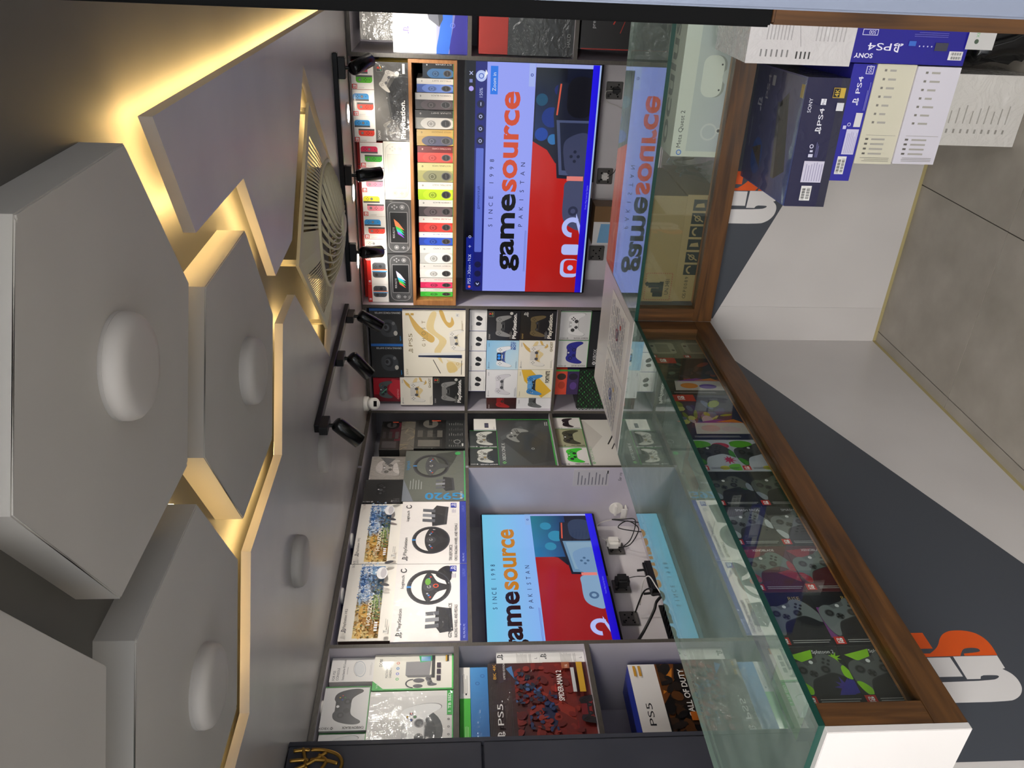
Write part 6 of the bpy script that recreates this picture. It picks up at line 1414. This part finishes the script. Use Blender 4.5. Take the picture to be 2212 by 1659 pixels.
def a_lite(A):
    w, h = A.w, A.h
    A.grad(0, 0, w, h, '6c6c58', '5e5e4c', '72725e', '7a7a66'); A.rrect(w * .12, h * .22, w * .88, h * .80, h * .10, '9a9a84'); A.rect(w * .30, h * .30, w * .70, h * .72, '7c7c68'); A.ell(w * .2, h * .62, w * .05, w * .05, '3a3a30'); A.ell(w * .8, h * .4, w * .05, w * .05, '3a3a30'); sw_mark(A, w * .02, h * .02, w * .22, h * .15, 'a83a2c')
for r, (z0, z1) in enumerate(((.719, .8385), (.839, .951))):
    carton('handheld_box', 'olive grey handheld console box in the %s row next to the counter corner' % ['lower', 'upper'][r], 'box', GP, 'DL', 2.299, 2.44, z0, z1, -1.211, .12, '6a6a58', a_lite, 'print_gloss', {(2, 1): 'd0a8a0'}, turn=3)
# flat stock lying on the case floor, seen through the glass top
FS = [((-1.50, 1.02), .26, .20, .06, 8, '2c4470', 'flat blue box lying on the case floor nearest the end panel'), ((-1.49, 1.36), .30, .22, .07, -5, '3a3e3c', 'flat dark box lying in the middle of the case floor'), ((-1.50, 1.72), .28, .22, .06, 4, '8a9a94', 'flat pale grey box lying in the case behind the splash-patterned boxes'), ((-1.50, 2.1), .28, .24, .06, 0, '4a5a58', 'flat slate box lying in the case towards the corner')]
for (x, y), w_, d_, h_, an, c, lab in FS:
    bm = bmesh.new(); bx(bm, -w_ / 2, w_ / 2, -d_ / 2, d_ / 2, 0, h_); bmesh.ops.bevel(bm, geom=bm.edges[:], offset=.0015, segments=1, affect='EDGES'); colour_mesh(bm, c); o = obj('game_box', bm, 'print_gloss'); o.location = (x, y, .7185); o.rotation_euler = (0, 0, math.radians(an)); tag(o, lab, 'box', 'flat boxes inside the glass counter')
    A = Art(w_, d_); A.rect(w_ * .05, d_ * .06, w_ * .95, d_ * .94, shade(c, 1.15)); A.text('PS2' if c == '3a3e3c' else 'XBOX', w_ * .1, d_ * .15, d_ * .22, 'c8ccc8'); A.poly([(w_ * .5, d_ * .9), (w_ * .9, d_ * .9), (w_ * .8, d_ * .5)], 'a8b448' if c == '3a3e3c' else 'c8ccd0')
    A.build('top_print', 'print_gloss', o, lambda X, Y, f, w_=w_, d_=d_, h_=h_: (X - w_ / 2, Y - d_ / 2, h_ + f))

# ================================================================== INSIDE THE RIGHT DISPLAY CASE
def a_carton_up(A):
    w, h = A.w, A.h
    A.rect(0, 0, w, h, '8c7850')
    x0, y0, x1, y1 = w * .02, h * .10, w * .28, h * .88
    for a, b in (((x0, y0), (x1, y0)), ((x1, y0), (x1, y1)), ((x1, y1), (x0, y1)), ((x0, y1), (x0, y0))):
        n = 12
        for i in range(n):
            p = [a[k] + (b[k] - a[k]) * (i + .15) / n for k in (0, 1)]; q = [a[k] + (b[k] - a[k]) * (i + .65) / n for k in (0, 1)]; A.line([p, q], .003, '8a4a38')
    for k, (dx, hh, ww) in enumerate(((.05, .30, .05), (.09, .36, .045), (.14, .45, .05))): A.rrect(w * dx, h * .34, w * (dx + ww), h * (.34 + hh), .003, '1c221c')
    A.poly([(w * .15, h * .84), (w * .17, h * .72), (w * .20, h * .84), (w * .18, h * .90)], '1c221c'); A.rect(w * .06, h * .34, w * .2, h * .46, '1c221c')
    A.text('UN 3481', w * .075, h * .17, h * .12, '20241c', w=w * .15)
def a_carton_low(A):
    w, h = A.w, A.h
    A.rect(0, 0, w, h, '907c54')
    for i in range(6):
        x = w * (.26 + .12 * i); A.rect(x, h * .40, x + w * .10, h * .80, '1e241e')
        if i % 3 == 0: A.ring(x + w * .05, h * .6, h * .08, h * .13, '907c54', 14, a0=0, a1=PI)
        elif i % 3 == 1: A.line([(x + w * .02, h * .45), (x + w * .08, h * .75)], .004, '907c54'); A.ring(x + w * .05, h * .62, h * .06, h * .09, '907c54', 12)
        else: A.poly([(x + w * .03, h * .46), (x + w * .07, h * .5), (x + w * .06, h * .7), (x + w * .03, h * .74)], '907c54')
    for i, ch in enumerate('OSP0089'): A.text(ch, w * (.03 + .032 * i), h * .62, h * .10, '2a2e22')
carton('shipping_carton', 'plain brown shipping carton, upper of two in the right glass case', 'carton', 'brown cartons in the right glass case', 'DR', -1.112, -.735, .8355, .953, 2.541, .36, '86724c', a_carton_up, 'print_card')
carton('shipping_carton', 'brown shipping carton with a row of black handling marks, lower of two', 'carton', 'brown cartons in the right glass case', 'DR', -1.110, -.730, .719, .835, 2.541, .38, '86724c', a_carton_low, 'print_card')
def a_quest(A):
    w, h = A.w, A.h
    A.rect(0, 0, w, h, 'd0d2c6'); A.grad(w * .04, 0, w * .93, h * .76, 'b4b8c4', 'a8aeb4', 'b8bcb8', 'bcc0bc'); A.text('Meta Quest 2', w * .065, h * .84, h * .085, '1c1e20', w=w * .26); A.ring(w * .03, h * .87, h * .03, h * .045, '1c6ad0', 14)
    A.rrect(w * .42, h * .28, w * .70, h * .60, h * .14, '8a8e86'); A.rrect(w * .42, h * .32, w * .70, h * .66, h * .14, 'd6d8ce'); A.ell(w * .47, h * .36, .003, .003, '202020'); A.ell(w * .64, h * .36, .003, .003, '202020'); A.ell(w * .56, h * .26, w * .05, h * .07, 'b4b8b4')
    for x in (.18, .86): A.ring(w * x, h * .42, h * .11, h * .14, 'c8cac8', 20); A.ell(w * (x + .01), h * .24, h * .05, h * .07, 'd0d0cc'); A.ell(w * (x + .01), h * .26, .005, .005, '3a3a3e')
    A.text('128', w * .95, h * .84, h * .06, '5a5c58')
q = carton('headset_box', 'pale green-white headset box in the right glass case', 'box', None, 'DR', -.607, -.170, .719, .912, 2.545, .20, 'd0d2c6', a_quest, 'print_wrap')
A = Art(.437, .20); A.rect(0, 0, .437, .20, 'd4d6ca'); A.text('oculus', .02, .07, .075, '8a8e86', w=.38, bold=.02); A.build('top_print', 'print_card', q, lambda x, y, f: (x - .2185, y, .193 + f))
carton('console_carton', 'white carton cut by the door post in the right glass case', 'carton', None, 'DR', -.160, .20, .719, .90, 2.55, .30, 'd4d6cc', None, 'print_card')
# clear film bag bunched beside the cartons
t = empty('plastic_film', (-.675, 2.70, .732)); tag(t, 'bunched brown-tinted plastic film beside the brown cartons', 'plastic film')
bm = bmesh.new(); bmesh.ops.create_grid(bm, x_segments=14, y_segments=14, size=1)
for v in bm.verts:
    x, y = v.co.x, v.co.y; v.co = Vector((x * .028 + .012 * math.sin(y * 7), y * .11, .06 + .055 * math.cos(x * 3) + .012 * math.sin(x * 9 + y * 11)))
obj('film', bm, 'glass_pane', t, True)

# ================================================================== ON THE WORKTOP
def a_leaf(seed):
    def f(A):
        R = random.Random(seed); w, h = A.w, A.h
        A.rect(0, 0, w, h, 'e2ded8')
        for i in range(9):
            y = h * (.90 - .095 * i); x = w * .08
            while x < w * .85:
                l = w * (.05 + .10 * R.random()); A.rect(x, y, min(x + l, w * .92), y + h * .028, R.choice(['a09ea6', '8e8c96', '7c7a84'])); x += l + w * .02
        A.ring(w * .5, h * .5, w * .07, w * .10, '8a2a4a' if seed == 1 else '3a5ab0', 18); A.rect(w * .45, h * .48, w * .55, h * .52, '2a2a5a'); A.ell(w * .7, h * .35, w * .04, h * .03, 'c83a2a' if seed == 1 else 'c8a03a')
    return f
for k, (x0, x1, an) in enumerate(((-1.452, -1.205, 2), (-1.712, -1.468, -2))):
    o = box('leaflet', -(x1 - x0) / 2, (x1 - x0) / 2, -.165, .165, 0, .0006, 'white_plastic'); o.location = ((x0 + x1) / 2, 2.71, ZT + .0003); o.rotation_euler = (0, 0, math.radians(an)); tag(o, ['printed leaflet taped flat on the corner worktop, nearer the brown cartons', 'printed leaflet taped flat on the corner worktop, nearer the left display case'][k], 'leaflet', 'leaflets on the worktop')
    A = Art(x1 - x0, .33); a_leaf(k + 1)(A); A.build('print', 'print_card', o, lambda x, y, f, q=(x1 - x0) / 2: (x - q, y - .165, .0006 + f))

# ================================================================== CONSOLE BOXES STACKED IN FRONT OF THE COUNTER
def barcode(A, x0, y0, x1, y1):
    A.rect(x0, y0, x1, y1, 'e8e6e4'); n = 22
    for r in (0, 1):
        ya = y0 + (y1 - y0) * (.12 + .46 * r); yb = ya + (y1 - y0) * .32
        for i in range(n):
            if (i * 7 + r * 3) % 5 != 0: A.rect(x0 + (x1 - x0) * (.08 + .8 * i / n), ya, x0 + (x1 - x0) * (.08 + .8 * (i + .55) / n), yb, '1c1c1c')
def a_pro_front(A):
    w, h = A.w, A.h
    A.rect(0, 0, w, h, '0c0a3c'); A.rect(0, 0, w, h * .20, '1e1e38'); A.text('SONY', w * .74, h * .80, h * .085, 'e8e8f4'); ps_mark(A, w * .58, h * .46, h * .15, 'f0f0f8'); A.text('PS4', w * .645, h * .48, h * .11, 'f0f0f8', w=w * .13); A.rect(w * .80, h * .475, w * .845, h * .60, 'e8e8f0'); A.text('Pro', w * .803, h * .505, h * .06, '14124a')
    barcode(A, w * .05, h * .40, w * .17, h * .66); A.rect(w * .20, h * .22, w * .37, h * .72, 'd0cce0'); A.lines(w * .21, h * .26, w * .36, h * .70, 7, '9a94b8', .3); A.rect(w * .40, h * .55, w * .425, h * .66, 'd0d0e8'); A.rect(w * .44, h * .57, w * .455, h * .64, 'd0d0e8'); A.ring(w * .485, h * .62, h * .03, h * .05, 'd0d0e8', 14); A.lines(w * .40, h * .44, w * .52, h * .52, 3, '6a6aa0')
    A.rect(w * .855, h * .08, w * .93, h * .36, 'c8a83c'); A.rect(w * .86, h * .20, w * .925, h * .35, '1c1a10'); A.text('4K', w * .865, h * .22, h * .10, 'e0c040'); A.rect(w * .76, h * .05, w * .82, h * .22, 'd8d8dc')
GF = 'console boxes stacked in front of the counter'
o = carton('console_box', 'big dark navy shrink-wrapped console box on top of the stack before the counter', 'box', GF, 'DR', -.660, -.309, .532, .650, 2.212, .395, '100e40', a_pro_front, 'print_wrap', {(0, 1): '3a3a3c', (2, 1): '2a2448', (0, -1): '2a3088'}, yaw=math.radians(2.6))
def a_pro_top(A):
    w, h = A.w, A.h
    A.grad(0, 0, w, h, '4a60b0', '6a6a90', '4c4468', '504874'); A.poly([(w * .15, h * .30), (w * .75, h * .42), (w * .85, h * .28), (w * .25, h * .12)], '24242a'); A.poly([(w * .15, h * .30), (w * .75, h * .42), (w * .75, h * .46), (w * .15, h * .36)], '6a6a72'); A.ell(w * .25, h * .72, w * .16, h * .12, '3a58a8'); A.poly([(w * .16, h * .62), (w * .30, h * .84), (w * .36, h * .66)], '5a4636')
    ps_mark(A, w * .62, h * .78, w * .11, 'd8d4e0'); A.text('PS4', w * .74, h * .68, h * .055, 'd8d4e0', w=w * .2, rot=0); A.rect(w * .86, h * .58, w * .94, h * .64, 'c8c8d0'); A.line([(w * .30, h * .92), (w * .55, h * .93)], .002, 'b8b8c8'); A.rect(w * .84, h * .02, w * .94, h * .08, 'c8a83c')
A = Art(.351, .395); a_pro_top(A); A.build('top_print', 'print_wrap', o, lambda x, y, f: (x - .1755, y, .118 + f))
bm = bmesh.new(); bmesh.ops.create_grid(bm, x_segments=16, y_segments=16, size=1)
rr = random.Random(4)
for v in bm.verts: v.co = Vector((v.co.x * .172, .1975 + v.co.y * .194, .1205 + max(0, 1 - max(abs(v.co.x), abs(v.co.y)) ** 6) * (.0022 * math.sin(v.co.x * 23 + 2.2 * v.co.y) + .0016 * rr.random())))
glass_mat('shrink_film', 'f8f8f8', 1.5, 0.05, 0.05); obj('shrink_film', bm, 'shrink_film', o, True)
def a_ps500(A):
    w, h = A.w, A.h
    A.rect(0, 0, w, h, '1c1a9a'); ps_mark(A, w * .66, h * .42, h * .28, 'eceaf8'); A.text('PS4', w * .76, h * .46, h * .20, 'eceaf8', w=w * .14); A.ring(w * .0, 0, 0.0001, .0002, 'eceaf8', 4); A.rect(w * .92, h * .10, w * .985, h * .42, 'd8d6f0'); A.rect(w * .925, h * .13, w * .98, h * .39, '1c1a9a'); A.text('500', w * .93, h * .18, h * .14, 'd8d6f0')
    barcode(A, w * .06, h * .35, w * .22, h * .75); A.rect(w * .24, h * .12, w * .46, h * .66, 'ccc8e4'); A.lines(w * .25, h * .16, w * .45, h * .62, 6, 'a09ac0', .3); A.rect(w * .48, h * .12, w * .60, h * .42, 'd8d6d8'); A.ring(w * .50, h * .62, h * .05, h * .08, 'c8c6e8', 14); A.rect(w * .46, h * .72, w * .49, h * .86, 'c8c6e8'); A.lines(w * .62, h * .1, w * .86, h * .2, 2, '8a88d0')
carton('console_box', 'bright blue console box under the dark navy one', 'box', GF, 'DR', -.588, -.272, .466, .531, 2.225, .36, '1c1a8a', a_ps500, 'print_wrap')
def a_specs(tint):
    def f(A):
        w, h = A.w, A.h
        A.rect(0, 0, w, h, tint); R = random.Random(len(tint) + ord(tint[1]))
        for i in range(7):
            x = w * (.93 - .085 * i); A.rect(x, h * .74, x + w * .022, h * .80, '7a766e'); A.rect(x, h * (.40 + .1 * R.random()), x + w * .02, h * .66, 'a8a49c')
        A.line([(w * .30, h * .08), (w * .30, h * .86)], .001, '9a968e')
        for i in range(4): x = w * (.25 - .05 * i); A.rect(x, h * .78, x + w * .02, h * .86, '5e5a54'); A.rect(x, h * .34, x + w * .018, h * .70, 'a8a49c')
        A.lines(w * .03, h * .10, w * .08, h * .9, 3, '8a867e', .3, .2, True)
    return f
carton('console_box', 'cream wrapped console box with small print, third from the top of the stack', 'box', GF, 'DR', -.537, -.270, .356, .465, 2.222, .34, 'd2cdb8', a_specs('d2cdb8'), 'print_wrap')
carton('console_box', 'white wrapped console box with small print and a green edge, fourth from the top', 'box', GF, 'DR', -.533, -.272, .234, .355, 2.215, .34, 'd4d0da', a_specs('d4d0da'), 'print_wrap', {(0, -1): '3a8a4a', (2, -1): '3a8a4a'})
carton('console_box', 'crumple-wrapped white console box standing on the floor under the stack', 'box', GF, 'DR', -.482, -.290, .001, .233, 2.235, .30, 'c4c0ba', lambda A: (A.rect(0, 0, A.w, A.h, 'c6c2bc'), [A.rect(A.w * .18, A.h * (.90 - .09 * i), A.w * .24, A.h * (.925 - .09 * i), '8a867f') for i in range(9)], [A.rect(A.w * .32, A.h * (.91 - .09 * i), A.w * (.5 + .04 * (i % 3)), A.h * (.925 - .09 * i), '9a968e') for i in range(9)], A.text('XBOX', A.w * .06, A.h * .985, A.h * .10, '4a9a4a', w=A.w * .7)), 'print_crumple')
def a_wrapbox(A):
    w, h = A.w, A.h
    A.rect(0, 0, w, h, 'd0cccc')
    for i in range(6): A.rect(w * .06, h * (.86 - .05 * i), w * .12, h * (.875 - .05 * i), '7c7a7a')
    for i in range(4): A.rect(w * .05, h * (.52 - .04 * i), w * .11, h * (.535 - .04 * i), '2c2a2a')
    A.lines(w * .2, h * .60, w * .7, h * .86, 8, 'a8a4a4', .3, .5); A.lines(w * .2, h * .1, w * .8, h * .4, 8, 'b0acac', .3, .5); A.line([(w * .15, h * .5), (w * .4, h * .56)], .001, '6a6868')
carton('console_box', 'tall white crumple-wrapped console box leaning at the right of the stack', 'box', GF, 'DR', -.277, .02, .556, .840, 2.20, .28, 'd0cccc', a_wrapbox, 'print_crumple')
def a_psinv(A):
    w, h = A.w, A.h
    A.rect(0, 0, w, h, '1e1a8c'); A.text('SONY', w * .80, h - .024, .012, 'eceaf8', w=w * .16, bold=.02)
    ps_mark(A, w * .56, h - .052, .024, 'eceaf8'); A.text('PS4', w * .66, h - .050, .018, 'eceaf8', w=w * .20); A.rect(w * .80, h - .083, w * .93, h - .068, 'd8d6f0'); A.rect(w * .805, h - .0815, w * .925, h - .0695, '1e1a8c'); A.text('500', w * .82, h - .080, .009, 'd8d6f0')
    barcode(A, w * .03, h - .036, w * .15, h - .014); A.rect(w * .18, h - .056, w * .29, h - .036, '3c3c4c'); A.rect(w * .46, h - .058, w * .52, h - .046, '3a6ac8'); A.lines(w * .2, h - .08, w * .5, h - .066, 3, '6a66c0', .3, .2)
    for i in range(4): A.ell(w * (.32 + .035 * i), h - .046, .002, .002, 'c8c6e8', 8)
carton('console_box', 'bright blue console box turned on its end at the right of the stack', 'box', GF, 'DR', -.268, .06, .234, .555, 2.215, .30, '1e1a86', a_psinv, 'print_gloss', turn=1)
o = box('paper_tag', -.225, -.160, 2.208, 2.2095, .17, .245, 'white_plastic'); tag(o, 'small white paper flap with a green mark hanging below the upended blue box', 'paper')
A = Art(.065, .075); A.rect(0, 0, .065, .075, 'c8c6c4'); A.ell(.02, .05, .006, .006, '4a5a4a'); A.text('XBOX', .03, .046, .008, '6ab06a'); A.build('print', 'print_card', o, lambda x, y, f: (-.225 + x, 2.208 - f, .17 + y))
# black bag with a console under the upended box
t = empty('poly_bag', (-.10, 2.34, .001)); tag(t, 'shiny black plastic bag on the floor under the upended blue box', 'bag')
bm = bmesh.new(); bmesh.ops.create_icosphere(bm, subdivisions=4, radius=1)
for v in bm.verts:
    x, y, z = v.co; e = lambda q: math.copysign(abs(q) ** .45, q)
    k = 1 + .05 * math.sin(9 * x + 5 * z) * math.cos(7 * y + 3 * x) + .03 * math.sin(17 * z + 11 * y)
    v.co = Vector((e(x) * .165 * k, e(y) * .12 * k, .108 + e(z) * .107 * min(k, 1.02)))
obj('film', bm, 'black_gloss', t, True)
bm = bmesh.new(); tube(bm, [(-.12, -.128, .18), (-.10, -.135, .12), (-.06, -.132, .05)], .0035, 6); obj('tie', bm, 'cable_black', t)
